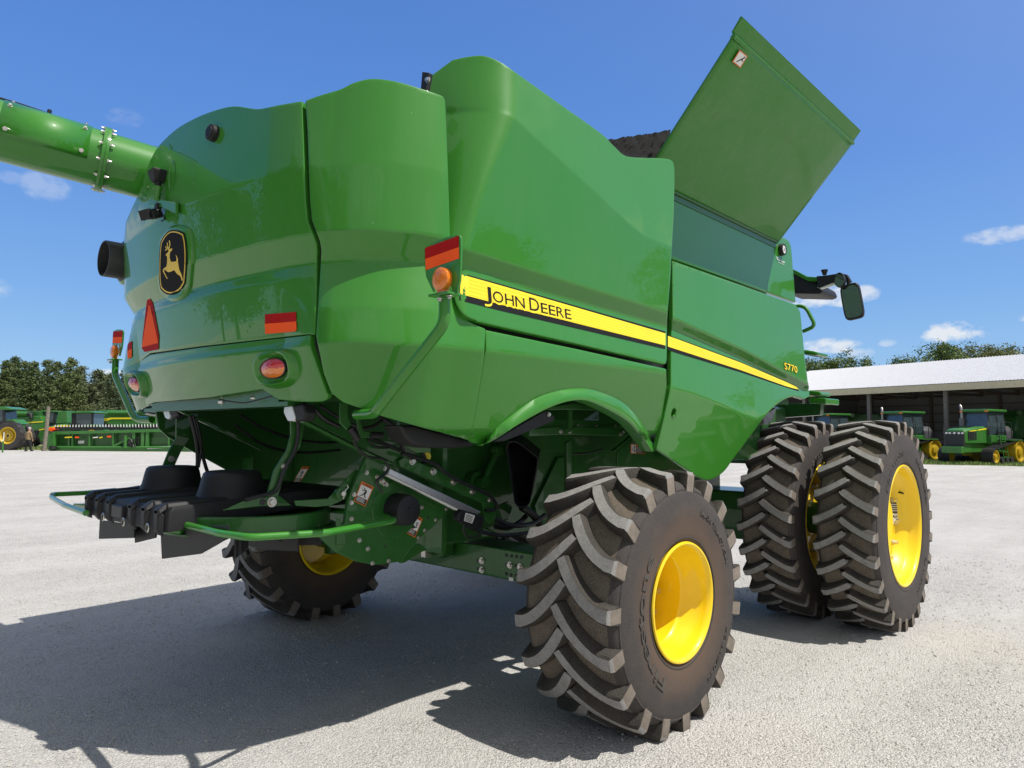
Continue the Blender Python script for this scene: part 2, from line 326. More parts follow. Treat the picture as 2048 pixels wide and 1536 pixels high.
# ------------------------------------------------------------------ bodywork: panels on a plan curve with a relief given by height guides
def crom(pts, n=6):
    out = []
    for i in range(len(pts)-1):
        p0 = pts[max(i-1, 0)]; p1 = pts[i]; p2 = pts[i+1]; p3 = pts[min(i+2, len(pts)-1)]
        for k in range(n):
            t = k/n
            out.append(tuple(.5*((2*p1[j])+(-p0[j]+p2[j])*t+(2*p0[j]-5*p1[j]+4*p2[j]-p3[j])*t*t+(-p0[j]+3*p1[j]-3*p2[j]+p3[j])*t**3) for j in range(2)))
    out.append(tuple(pts[-1])); return out
class Surf:
    def __init__(s, plan, smooth=True):
        pl = crom(plan, 14) if smooth else plan
        a = np.array(pl, float); d = np.r_[0, np.cumsum(np.hypot(*np.diff(a, axis=0).T))]
        n = int(d[-1]/.01); S = np.linspace(0, d[-1], n); s.S = S
        s.x = np.interp(S, d, a[:, 0]); s.y = np.interp(S, d, a[:, 1])
        k = np.ones(9)/9
        tx = np.convolve(np.pad(np.gradient(s.x), 4, 'edge'), k, 'valid'); ty = np.convolve(np.pad(np.gradient(s.y), 4, 'edge'), k, 'valid')
        l = np.hypot(tx, ty); s.nx = ty/l; s.ny = -tx/l
        s.guides = [(lambda q: 0, lambda q: 0)]; s.blur = .003
    def set_guides(s, gl):
        """gl: from the bottom up, (z or [(s,z)...], off or [(s,off)...])"""
        def fn(q):
            if isinstance(q, (int, float)): return lambda t, q=q: q
            xs, ys = zip(*sorted(q)); return lambda t, xs=xs, ys=ys: float(np.interp(t, xs, ys))
        s.guides = [(fn(a), fn(b)) for a, b in gl]
    def off0(s, t, z):
        G = s.guides; pz, po = G[0][0](t), G[0][1](t)
        if z <= pz: return po
        for a, b in G[1:]:
            qz, qo = a(t), b(t)
            if qz < pz: continue
            if z <= qz: return po+(qo-po)*(z-pz)/max(1e-6, qz-pz)
            pz, po = qz, qo
        return po
    def off(s, t, z):
        b = s.blur
        return sum(s.off0(t, z+k*b)*w for k, w in ((-2, .1), (-1, .25), (0, .3), (1, .25), (2, .1)))
    def pt(s, t, z, e=0):
        o = s.off(t, z)+e
        x, y, nx, ny = (float(np.interp(t, s.S, q)) for q in (s.x, s.y, s.nx, s.ny))
        return Vector((x+nx*o, y+ny*o, z))
    def nrm(s, t, z):
        a = s.pt(t+.01, z)-s.pt(t-.01, z); b = s.pt(t, z+.01)-s.pt(t, z-.01); return a.cross(b).normalized()
    def near(s, x, y):
        i = int(np.argmin((s.x-x)**2+(s.y-y)**2)); dx, dy = x-s.x[i], y-s.y[i]
        return s.S[i]+(dx*-s.ny[i]+dy*s.nx[i]), dx*s.nx[i]+dy*s.ny[i]
    def hit(s, u, v, e=0):
        d = ray(u, v); pt = None
        for k in range(int((14-1.2)/.06)):
            t = 1.2+.06*k; p = CAM+d*t; q, h = s.near(p.x, p.y); f = h-s.off0(q, p.z)-e
            if f < 0:
                lo, hi = t-.06, t
                for _ in range(14):
                    m = (lo+hi)/2; p = CAM+d*m; q, h = s.near(p.x, p.y)
                    if h-s.off(q, p.z)-e < 0: hi = m
                    else: lo = m
                return (q, p.z)
        return None
    def s_at(s, X, right=True):
        m = s.y < 0 if right else s.y > 0; i = np.where(m)[0]; return float(s.S[i[np.argmin(abs(s.x[i]-X))]])
def densify(pts, d):
    out = []
    for i in range(len(pts)-1):
        a, b = np.array(pts[i]), np.array(pts[i+1]); n = max(1, int(np.hypot(*(b-a))/d))
        for k in range(n): out.append(tuple(a+(b-a)*k/n))
    out.append(tuple(pts[-1])); return out
def px_loop(surf, segs, e=0, step=6):
    """segs: lists of pixel points (smooth run when the list starts with '~') or ('sz', s, z) tuples -> closed (s,z) loop"""
    out = []
    for sg in segs:
        if sg[0] == 'sz': out.append((sg[1], sg[2])); continue
        if sg[0] == '~': pts = densify(crom(sg[1:], 8), step)
        else: pts = densify(sg, step)
        for (u, v) in pts:
            h = surf.hit(u, v, e)
            if h: out.append(h)
    return out
def clean_loop(l, d):
    r = [l[0]]
    for p in l[1:]:
        if math.hypot(p[0]-r[-1][0], p[1]-r[-1][1]) > d: r.append(p)
    while math.hypot(r[0][0]-r[-1][0], r[0][1]-r[-1][1]) < d: r.pop()
    a = sum(r[i][0]*r[(i+1) % len(r)][1]-r[(i+1) % len(r)][0]*r[i][1] for i in range(len(r)))
    return r if a > 0 else r[::-1]
def inside(pts, loop):
    p = np.array(pts); x, y = p[:, 0], p[:, 1]; r = np.zeros(len(p), bool); l = np.array(loop); n = len(l)
    for i in range(n):
        (x1, y1), (x2, y2) = l[i], l[(i+1) % n]
        if y1 == y2: continue
        c = ((y1 > y) != (y2 > y)) & (x < (x2-x1)*(y-y1)/(y2-y1)+x1); r ^= c
    return r
def segdist(pts, loop):
    p = np.array(pts); d = np.full(len(p), 9.); l = np.array(loop)
    for i in range(len(l)):
        a, b = l[i], l[(i+1) % len(l)]; ab = b-a; t = np.clip(((p-a)@ab)/max(1e-12, ab@ab), 0, 1)
        d = np.minimum(d, np.hypot(*(p-a-t[:, None]*ab).T))
    return d
def skin(surf, loop, step=.025, e=0, rim=.006, depth=.03, holes=()):
    loop = clean_loop(loop, step*.3); loop = densify(loop+[loop[0]], step)[:-1]
    allh = [densify(h+[h[0]], step)[:-1] for h in holes]
    a = np.array(loop); xs = np.arange(a[:, 0].min(), a[:, 0].max(), step); ys = np.arange(a[:, 1].min(), a[:, 1].max(), step)
    gp = [(x, y) for x in xs for y in ys]; V = list(loop); ok = []
    if gp:
        m = inside(gp, loop) & (segdist(gp, loop) > step*.55)
        for h in allh: m &= ~inside(gp, h) & (segdist(gp, h) > step*.5)
        ok = [gp[i] for i in np.where(m)[0]]
    E = [(i, (i+1) % len(loop)) for i in range(len(loop))]
    for h in allh:
        o = len(V); V += h; E += [(o+i, o+(i+1) % len(h)) for i in range(len(h))]
    V += ok
    vs, es, fs, ov, oe, of = delaunay_2d_cdt([Vector(v) for v in V], E, [], 1 if not holes else 0, 1e-7)
    vs = [tuple(v) for v in vs]; tri = []
    cen = [tuple(np.mean([vs[i] for i in f], axis=0)) for f in fs]
    keep = inside(cen, loop)
    for h in allh: keep &= ~inside(cen, h)
    for i, f in enumerate(fs):
        if not keep[i]: continue
        A, B, C = (vs[j] for j in f[:3]); ar = (B[0]-A[0])*(C[1]-A[1])-(C[0]-A[0])*(B[1]-A[1])
        if abs(ar) < 1e-10: continue
        tri.append(tuple(f) if ar > 0 else tuple(f[::-1]))
    pts = [surf.pt(x, y, e) for x, y in vs]
    if rim:
        nb = {}
        cnt = {}
        for f in tri:
            for i in range(len(f)): cnt[(f[i], f[(i+1) % len(f)])] = 1
        bd = {a: b for (a, b) in cnt if (b, a) not in cnt}
        seen = set()
        for st in list(bd):
            if st in seen: continue
            lp = [st]; seen.add(st)
            while bd.get(lp[-1]) is not None and bd[lp[-1]] not in seen: lp.append(bd[lp[-1]]); seen.add(lp[-1])
            if len(lp) < 4: continue
            n = len(lp); prev = lp
            N_ = [surf.nrm(*vs[i]) for i in lp]; O_ = []
            for k in range(n):
                t = (pts[lp[(k+1) % n]]-pts[lp[k-1]]).normalized(); O_.append(t.cross(N_[k]).normalized())
            for (o_, d_) in [(rim*math.sin(rad(q)), rim*(1-math.cos(rad(q)))) for q in (30, 60, 90)]+[(rim, depth)]:
                cur = []
                for k in range(n): cur.append(len(pts)); pts.append(pts[lp[k]]+O_[k]*o_-N_[k]*d_)
                for k in range(n): j = (k+1) % n; tri.append((prev[k], cur[k], cur[j], prev[j]))
                prev = cur
    return pts, tri
def panel(name, surf, loop, mat, parent, step=.025, rim=.006, depth=.035, holes=(), e=0):
    pts, tri = skin(surf, loop, step, e, rim, depth, holes)
    return meshobj(name, pts, tri, mat, parent, smooth=50)
def decal(mb, surf, loop, m, e=.003, step=.05):
    pts, tri = skin(surf, loop, step, e, 0); mb.add(pts, tri, m)
def surf_text(mb, surf, body, s0, z0, ds, dz, height, m, e, bold=0, hx=None, shear=0, spacing=1, sx=1):
    """text whose baseline runs from (s0,z0) along (ds,dz)"""
    vs, fs = text2d(body, height, bold, shear, spacing); l = math.hypot(ds, dz); ds, dz = ds/l, dz/l
    pts = [surf.pt(s0+v.x*ds*sx, z0+v.x*sx*dz+v.y, e) for v in vs]; mb.add(pts, fs, m)
    return max(v.x for v in vs)*sx
# ------------------------------------------------------------------ THE COMBINE
CMB = thing('combine_harvester', 'large shiny green combine harvester filling the foreground, yellow stripe and raised side cover', 'combine harvester', (0, 0, 0))
M = MAT
YC = .45                                                   # the machine's centre line
_half = [(-2.20, 0), (-2.19, .4), (-2.155, .78), (-2.11, 1.12), (-2.05, 1.345), (-1.955, 1.52), (-1.82, 1.66), (-1.64, 1.76), (-1.45, 1.79), (-1.25, 1.822), (-1.0, 1.83), (-.4, 1.83), (1.2, 1.83)]
REAR = Surf([(x, YC+y) for x, y in _half[:0:-1]]+[(x, YC-y) for x, y in _half])
_sc = REAR.near(-2.2, YC)[0]; _on = lambda a, b: [(_sc-1.75, a), (_sc-1.45, a), (_sc-1.05, b), (_sc+1.05, b), (_sc+1.45, a), (_sc+1.75, a)]
REAR.set_guides([(1.755, -.235), (1.80, _on(-.165, -.20)), (2.235, _on(0, -.085)), (2.27, _on(-.003, -.10)), (2.42, _on(-.020, -.080)), (2.60, _on(-.062, -.058)), (2.675, -.078), (2.80, 0), (3.15, _on(.0, .040)), (3.6, _on(-.025, .03))])
MAIN = Surf([(-2.2, -1.33), (0, -1.33), (1.3, -1.33)], smooth=False)
FRONT = Surf([(.3, -1.285), (1.5, -1.285), (3.0, -1.285), (3.8, -1.285)], smooth=False)
def gline(surf, pts): return [h for h in (surf.hit(u, v) for u, v in densify(pts, 12)) if h]
# --- rear hood
s_l = REAR.s_at(-1.5, False)
hood = panel('rear_hood', REAR, px_loop(REAR, [['~', (602, 204), (560, 211), (520, 219), (500, 218), (470, 214), (440, 219), (400, 233), (360, 254), (332, 277), (312, 300), (296, 332), (286, 370)],
       ('sz', REAR.s_at(-1.92, False), 3.12), ('sz', s_l, 2.95), ('sz', s_l, 2.262), ('sz', REAR.s_at(-1.85, False), 2.262), ('sz', REAR.s_at(-2.02, False), 2.262),
       [(300, 705), (400, 691), (560, 673), (618, 666)], [(627, 668), (630, 600), (632, 500), (630, 486), (613, 443), (609, 400), (604, 260)]]), M['green_paint'], CMB, step=.015)
valance = panel('rear_valance', REAR, px_loop(REAR, [('sz', s_l, 2.256), ('sz', REAR.s_at(-1.95, False), 2.256), [(300, 711), (400, 697), (560, 679), (619, 672)],
       [(617, 690), (652, 788)], ['~', (655, 790), (645, 801), (600, 802), (557, 798)], [(557, 798), (525, 777), (420, 793), (308, 803)], ('sz', REAR.s_at(-1.95, False), 1.93), ('sz', s_l, 1.90)]), M['green_paint'], CMB, step=.015)
corner = panel('rear_corner_panel', REAR, px_loop(REAR, [['~', (612, 202), (640, 192), (680, 180), (710, 166), (745, 159), (790, 164), (840, 178), (876, 190)], ['~', (876, 190), (887, 196), (890, 212)],
       [(890, 215), (895, 340), (899, 470), (901, 560)], ['~', (901, 560), (905, 592), (915, 618), (935, 642), (970, 659)], [(970, 662), (967, 715), (943, 866), (935, 879)],
       [(935, 879), (850, 855), (765, 831), (686, 803), (668, 789)], [(664, 787), (648, 745), (633, 672), (638, 600), (644, 500), (641, 483), (625, 440), (621, 400), (616, 260)]]), M['green_paint'], CMB, step=.015)
for nm_, cl in (('seam_light_block', [(610, 206), (612, 260), (616, 400), (619, 440), (636, 486), (637, 500), (634, 600), (631, 668), (640, 720), (660, 790)]), ('seam_light_block', [(262, 714), (300, 707), (400, 693), (560, 675), (622, 668)])):  # dark strips added behind the seams to stop sky glinting through
    hz_ = 'v' if cl[0][0] > 300 else 'h'; w_ = 13
    lo = [(u-w_, v) if hz_ == 'v' else (u, v-w_) for u, v in cl]; hi = [(u+w_, v) if hz_ == 'v' else (u, v+w_) for u, v in cl]
    panel(nm_, REAR, px_loop(REAR, [lo, hi[::-1]], -.03), M['black_rubber'], CMB, step=.04, rim=0, e=-.034)
arch_in = [(967, 889), (990, 880), (1034, 851), (1080, 825), (1105, 813), (1131, 804), (1156, 800), (1182, 803), (1220, 820), (1258, 843), (1283, 871), (1306, 903)]
arch_out = [(972, 878), (1005, 845), (1064, 801), (1107, 784), (1151, 777), (1190, 781), (1239, 801), (1269, 828), (1298, 869), (1313, 893)]
shield = panel('wheel_arch_panel', REAR, px_loop(REAR, [[(973, 662), (1151, 699), (1332, 739)], [(1332, 740), (1333, 774), (1313, 896)], ['~']+arch_out[::-1], [(972, 878), (966, 890), (937, 879), (945, 866), (970, 715)]]), M['green_paint'], CMB, step=.015)
# flared lip round the wheel arch
ao = [REAR.hit(u, v) for u, v in densify(crom(arch_out, 6), 6)]; ai = [REAR.hit(u, v, .055) for u, v in densify(crom(arch_in, 6), 6)]
n_ = 60
def resamp(pts, n):
    a = np.array(pts); d = np.r_[0, np.cumsum(np.hypot(*np.diff(a, axis=0).T))]; t = np.linspace(0, d[-1], n)
    return list(zip(np.interp(t, d, a[:, 0]), np.interp(t, d, a[:, 1])))
ao, ai = resamp([p for p in ao if p], n_), resamp([p for p in ai if p], n_)
rings = []
for a, b in zip(ao, ai):
    p0, p1 = REAR.pt(*a, .002), REAR.pt(*b, .055); q = REAR.pt(*b, -.02); inn = (p1-p0).normalized()
    pm = (p0+p1)/2+REAR.nrm(*a)*.012
    rings.append([p0-REAR.nrm(*a)*.02, p0, pm, p1-inn*.008, p1+Vector((0, .004, 0)), p1+inn*.004+Vector((0, .012, 0)), q+inn*.004+Vector((0, .02, 0)), q-inn*.01+Vector((0, .02, 0))])
mb = MB(); mb.ring(rings, 0, caps=False); mb.build('arch_lip', M['green_paint'], shield, smooth=40)
# --- main side panel
b_ = .008
pan = [(985, 222), (1100, 321), (1200, 407), (1250, 452), (1285, 477), (1339, 500)]
MAIN.set_guides([(0, 0)])
g_bot = gline(MAIN, [(930, 645), (1332, 728)]); g_b1 = gline(MAIN, [(918, 534), (973, 547), (1064, 579), (1310, 647), (1334, 655)]); g_b2 = gline(MAIN, [(919, 503), (1330, 629), (1336, 632)])
g_cr = gline(MAIN, [(922, 480), (940, 408), (985, 224)])+gline(MAIN, pan[1:]); g_cr = [(s, z) for s, z in g_cr]
smin = min(s for s, z in g_cr); g_cr = [(smin-.05, 2.8)]+g_cr
ext = lambda gl: [(gl[0][0]-2, gl[0][1])]+gl+[(gl[-1][0]+1, gl[-1][1])]
s_end = g_b1[-1][0]
MAIN.set_guides([(ext(g_bot), .035), (ext(g_b1), 0.0), (ext(g_b2), .05)])
_base = MAIN.off0; _zb2 = MAIN.guides[2][0]
_ds, _dz = zip(*sorted(gline(MAIN, [(1000, 235), (1100, 321), (1200, 407), (1250, 452), (1278, 474), (1339, 500)]))); _k0 = (_dz[6]-_dz[0])/(_ds[6]-_ds[0])
_lc = gline(MAIN, [(918, 640), (921, 500), (985, 222), (988, 125)]); _lz, _ls = zip(*sorted((z, q) for q, z in _lc))
def _zc(t): return float(np.interp(t, _ds, _dz)) if t > _ds[0] else _dz[0]+_k0*(t-_ds[0])
def _relief(t, z):                                          # big flat facet bounded by a diagonal crease and the rear corner
    zb = _zb2(t)
    if z <= zb: u = _base(t, z)
    else:
        o2 = _base(t, zb); zc = max(zb, _zc(t)); u = o2+.085*(min(z, zc)-zb)-.10*max(0, z-zc)
    d = float(np.interp(z, _lz, _ls))-t; q_ = min(1, max(0, (z-3.0)/.9)); r = .05+.11*q_*q_*(3-2*q_)
    if d > -r: u -= 2.0*(d+r)**2/(4*r) if d < r else 2.0*d
    return u
MAIN.off0 = _relief
MAIN.blur = .0025
s0m = (MAIN.hit(857, 144) or (.35, 0))[0]
main = panel('engine_side_panel', MAIN, px_loop(MAIN, [('sz', s0m, 3.80), ['~', (905, 121), (940, 114), (968, 113), (1000, 125), (1040, 152), (1120, 209), (1200, 266), (1228, 293), (1252, 313), (1290, 317)], ['~', (1290, 317), (1330, 318), (1346, 325), (1349, 350)],
       [(1349, 352), (1347, 430), (1340, 560), (1334, 640), (1333, 716)], ['~', (1333, 716), (1330, 727), (1315, 724)], [(1315, 724), (1150, 685)], ['~', (1150, 685), (971, 645), (955, 640), (930, 628), (914, 607), (907, 580)], ('sz', .50, 2.5), ('sz', .52, 3.1)]), M['green_paint'], CMB, step=.013)
# --- front side panels
FRONT.set_guides([(0, 0)])
f_top = gline(FRONT, [(1345, 522), (1590, 610)]); f_b2 = gline(FRONT, [(1345, 640), (1480, 701), (1612, 771)]); f_b1 = gline(FRONT, [(1345, 656), (1480, 714), (1606, 778)])
f_low = gline(FRONT, [(1344, 778), (1380, 787), (1428, 806), (1482, 831), (1506, 839), (1528, 829), (1545, 815)])
FRONT.set_guides([(1.35, -.13), (ext(f_low), .035), (ext(f_b1), -.01), (ext(f_b2), .035), (ext(f_top), .0)])
FRONT.blur = .003
hole = FRONT.hit(1348, 825)
hl = [(hole[0]+.036*math.cos(t), hole[1]+.036*math.sin(t)) for t in [2*math.pi*k/14 for k in range(14)]]
front = panel('front_side_panel', FRONT, px_loop(FRONT, [[(1346, 523), (1591, 610)], ['~', (1591, 610), (1599, 622), (1602, 640)], [(1603, 650), (1610, 720), (1619, 790)], [(1619, 792), (1609, 797)], ['~', (1609, 797), (1585, 792), (1560, 803), (1535, 826), (1500, 872), (1470, 912), (1450, 940), (1430, 955), (1412, 959), (1395, 952)],
       [(1392, 950), (1314, 898), (1326, 850), (1343, 772), (1343, 700), (1345, 640)]]), M['green_paint'], CMB, step=.015, holes=[hl])
mb = MB(); c = FRONT.pt(*hole); mb.lathe([(0, .036), (.03, .034), (.06, .03), (.06, .001)], (c.x, c.y, c.z), 'Y', 18); mb.build('latch_recess', M['black_plastic'], front, smooth=40)
# lower return of the front panel (bright folded edge)
upl = Surf([(.5, -.996), (4.2, -.996)], smooth=False)
upper = panel('tank_side_panel', upl, px_loop(upl, [[(1340, 372), (1352, 376), (1562, 474)], ['~', (1562, 474), (1578, 483), (1583, 500)], [(1583, 502), (1591, 604), (1345, 517), (1340, 515)]]), M['green_paint'], CMB)
# --- stripes and lettering
mb = MB(); e = .004
def strip(surf, top, bot, m, e): decal(mb, surf, px_loop(surf, [top, bot[::-1]], 0, 14), m, e)
strip(MAIN, [(921, 546), (1000, 568), (1330, 663)], [(918, 600), (1000, 621), (1330, 698)], 1, .0025)
strip(MAIN, [(921, 549), (1000, 571), (1330, 667)], [(919, 588), (1000, 609), (1330, 691)], 0, .0040)
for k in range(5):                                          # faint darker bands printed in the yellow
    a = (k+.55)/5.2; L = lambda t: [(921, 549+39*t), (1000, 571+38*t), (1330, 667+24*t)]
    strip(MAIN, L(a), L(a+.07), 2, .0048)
h0 = MAIN.hit(966, 598); h1 = MAIN.hit(1144, 640); ds, dz = h1[0]-h0[0], h1[1]-h0[1]
hh = MAIN.hit(968, 570)[1]-h0[1]
WORD = [('J', 1, .95), ('O', 0, 1.25), ('H', 0, 1.08), ('N', 0, 1.2), (' ', 0, .35), ('D', 1, 1.3), ('E', 0, .92), ('E', 0, .92), ('R', 0, 1.05), ('E', 0, .9)]
def name_safe(m, e, grow, drop):
    global WORD
    L = math.hypot(ds, dz); u = (ds/L, dz/L); tot = sum(w for _, _, w in WORD); k = L/tot; x = 0
    for ch, big, w in WORD:
        if ch != ' ':
            vs, fs = text2d(ch, 1, grow); wx = max(v.x for v in vs); mnx = min(v.x for v in vs); hy = max(v.y for v in vs); H = hh*(.93 if big else .76)
            for v in vs: v.x = (v.x-mnx)/(wx-mnx)*w*k*.84; v.y = v.y/hy*H
            mb.add([MAIN.pt(h0[0]+(x+v.x)*u[0]+drop*.3, h0[1]+(x+v.x)*u[1]+v.y-drop, e) for v in vs], fs, m)
        x += w*k
name_safe(0, .0052, .036, .010); name_safe(1, .0062, .004, 0)
mb.build('stripe_decal', [M['decal_yellow'], M['decal_black'], M['decal_yellow_shade']], main)
mb = MB()
strip(FRONT, [(1335, 670), (1350, 675), (1480, 723), (1590, 771), (1597, 779)], [(1335, 699), (1350, 705), (1480, 744), (1570, 774), (1597, 782)], 1, .0025)
strip(FRONT, [(1335, 672), (1350, 677), (1480, 725), (1590, 772), (1597, 779)], [(1335, 693), (1350, 698), (1480, 740), (1570, 772), (1597, 780)], 0, .0040)
for k in range(4):
    a = (k+.6)/4.4; L = lambda t: [(1335, 673+20*t), (1350, 678+20*t), (1480, 726+14*t), (1575, 768+4*t)]
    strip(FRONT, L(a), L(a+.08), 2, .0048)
h0 = FRONT.hit(1568, 738); h1 = FRONT.hit(1594, 746); H = FRONT.hit(1569, 725)[1]-h0[1]; Ls = h1[0]-h0[0]
for m, gw, e in ((1, .05, .004), (0, .012, .0055)):
    vs, fs = text2d('S770', 1, gw, 0, 1.05); wx = max(v.x for v in vs)
    mb.add([FRONT.pt(h0[0]+v.x/wx*Ls, h0[1]+v.x/wx*(h1[1]-h0[1])+v.y/.7*H, e) for v in vs], fs, m)
mb.build('stripe_decal', [M['decal_yellow'], M['decal_black'], M['decal_yellow_shade']], front)
# --- emblem on the rear hood (traced at 5.12x from the corner 250,320)
def z5(p): return (250+p[0]/5.12, 320+p[1]/5.12)
def flat(mb, surf, poly, m, e): decal(mb, surf, px_loop(surf, [[z5(p) for p in poly]+[z5(poly[0])]], 0, 3), m, e, .02)
badge = ['~', (405, 850), (440, 790), (480, 740), (530, 722), (590, 728), (648, 758)]
def badge_poly(k):
    c = (533, 1052); pts = crom([(405, 850), (440, 790), (480, 745), (530, 726), (590, 732), (648, 758)], 4)+crom([(650, 765), (668, 850), (676, 980), (672, 1120), (660, 1270)], 4)+crom([(656, 1278), (620, 1335), (560, 1378), (500, 1386), (450, 1370), (405, 1328)], 4)+crom([(403, 1322), (392, 1230), (390, 1080), (396, 950), (405, 855)], 4)
    return [(c[0]+(p[0]-c[0])*k, c[1]+(p[1]-c[1])*(1-(1-k)*.62)) for p in pts]
lp_ = px_loop(REAR, [[z5(p) for p in badge_poly(1.12)]], 0, 3)
panel('emblem_pad', REAR, lp_, M['green_paint'], hood, step=.03, rim=.022, depth=.05, e=.020)
mb = MB(); flat(mb, REAR, badge_poly(1), 0, .026); flat(mb, REAR, badge_poly(.93), 1, .0275); flat(mb, REAR, badge_poly(.865), 0, .029)
deer = [[(468, 985), (472, 972), (488, 958), (500, 940), (505, 925), (518, 918), (537, 912), (530, 940), (515, 950), (510, 975), (509, 1010), (520, 1050), (545, 1052), (580, 1045), (578, 1010), (570, 978), (585, 1000), (596, 1035), (594, 1052), (600, 1090), (606, 1130), (630, 1180), (643, 1235), (636, 1250), (618, 1200), (585, 1175), (568, 1155), (556, 1135), (530, 1148), (500, 1158), (478, 1148), (462, 1132), (450, 1140), (458, 1165), (487, 1222), (482, 1228), (452, 1175), (437, 1142), (445, 1122), (475, 1100), (482, 1070), (484, 1020), (480, 992)],
        [(500, 938), (510, 905), (517, 870), (510, 833), (504, 833), (501, 842), (507, 875), (499, 905), (490, 935)], [(499, 915), (492, 890), (489, 855), (482, 855), (482, 890), (487, 915)], [(490, 910), (475, 903), (470, 890), (464, 903), (478, 917), (462, 930), (460, 940), (484, 927)]]
for d in deer: flat(mb, REAR, d, 1, .0305)
mb.build('emblem', [M['decal_black'], M['emblem_gold']], hood, solid=0)
# --- reflectors and slow-vehicle triangle
def sticker_px(name, surf, polys, mats, parent, e=.004):
    m_ = MB()
    for k, (poly, m) in enumerate(polys):
        lp = px_loop(surf, [poly+[poly[0]]], 0, 4)
        if len(lp) > 5: decal(m_, surf, lp, m, e+.0012*k, .04)
    return m_.build(name, mats, parent)
RO = [M['reflector_red'], M['reflector_orange']]
sticker_px('reflector', REAR, [([(531, 629), (593, 624), (594, 644), (531, 648)], 0), ([(531, 648), (594, 643), (595, 663), (532, 668)], 1)], RO, hood)
sticker_px('reflector', REAR, [([(256, 686), (265, 682), (265, 698), (256, 702)], 0), ([(256, 702), (265, 698), (265, 714), (257, 718)], 1)], RO, hood)
sticker_px('slow_vehicle_triangle', REAR, [([(295, 600), (302, 598), (307, 608), (319, 672), (318, 699), (290, 704), (285, 697), (286, 676)], 0), ([(300, 603), (318, 686), (285, 695)], 1)], RO, hood)
# --- tail lamp pods in the valance
def pod(cs, cz, rx, rz, tilt):
    def q(k, t, e, sx=1, sq=2.6):
        c, s_ = math.cos(t), math.sin(t); x = math.copysign(abs(c)**(2/sq), c)*rx*k; y = math.copysign(abs(s_)**(2/sq), s_)*rz*k
        return REAR.pt(cs+x*math.cos(tilt)-y*math.sin(tilt), cz+x*math.sin(tilt)+y*math.cos(tilt), e)
    T = [2*math.pi*k/40 for k in range(40)]
    b = MB(); b.ring([[q(k, t, e) for t in T] for k, e in ((1.12, -.01), (1.05, .012), (1.0, .03), (.94, .042), (.87, .046), (.80, .040), (.72, .028), (.64, .022), (.3, .02), (.05, .02))], 0, caps=False)
    o = b.build('lamp_pod', M['green_paint'], valance, smooth=60)
    def le(k, t, e): return REAR.pt(cs+rx*.61*k*math.cos(t)*math.cos(tilt)-rz*.52*k*math.sin(t)*math.sin(tilt), cz+rx*.61*k*math.cos(t)*math.sin(tilt)+rz*.52*k*math.sin(t)*math.cos(tilt), e)
    b = MB(); b.ring([[le(k, t, e) for t in T] for k, e in ((1.09, .02), (1.09, .036), (1.0, .037))], 0, caps=False); b.build('lamp_bezel', M['black_plastic'], o, smooth=40)
    b = MB(); R_ = [[le(k, t, .036+.022*(1-k*k)) for t in T] for k in (1.0, .85, .6, .3, .02)]
    n = len(T)
    for a in range(len(R_)-1):
        for i in range(n):
            j = (i+1) % n; mid = T[i]+math.pi/n
            b.add([R_[a][i], R_[a][j], R_[a+1][j], R_[a+1][i]], [(0, 1, 2, 3)], 1 if math.sin(mid) < -.12 and R_[a][i].z < cz-.006 else 0)
    b.build('tail_lamp', [M['red_lens'], M['orange_lens']], o)
c = REAR.hit(557, 738); cl = 2*REAR.near(-2.20, YC)[0]-c[0]-.10
pod(c[0], c[1], .185, .095, rad(4)); pod(cl, c[1], .185, .095, rad(-4))
# --- fill light knob and vents on the hood
h = REAR.hit(430, 268); p, n_v = REAR.pt(*h), REAR.nrm(*h)
mb = MB(); mb.cyl(p-n_v*.01, p+n_v*.035, .048, 24); mb.cyl(p+n_v*.03, p+n_v*.042, .036, 24); mb.build('inspection_cap', M['black_plastic'], hood, smooth=40, bevel=.005)
# oval hole in the hood beside the camera bracket
h = REAR.hit(344, 352); mb = MB()
lp = [(h[0]+.05*math.cos(t), h[1]+.10*math.sin(t)) for t in [2*math.pi*k/24 for k in range(24)]]
mb.ring([[REAR.pt(a, b, .002) for a, b in lp], [REAR.pt(h[0]+(a-h[0])*.86, h[1]+(b-h[1])*.9, .005) for a, b in lp], [REAR.pt(h[0]+(a-h[0])*.74, h[1]+(b-h[1])*.8, -.004) for a, b in lp], [REAR.pt(h[0]+(a-h[0])*.05, h[1]+(b-h[1])*.05, .0015) for a, b in lp]], 0, caps=False)
mb.build('hand_recess', M['green_paint'], hood, smooth=60)
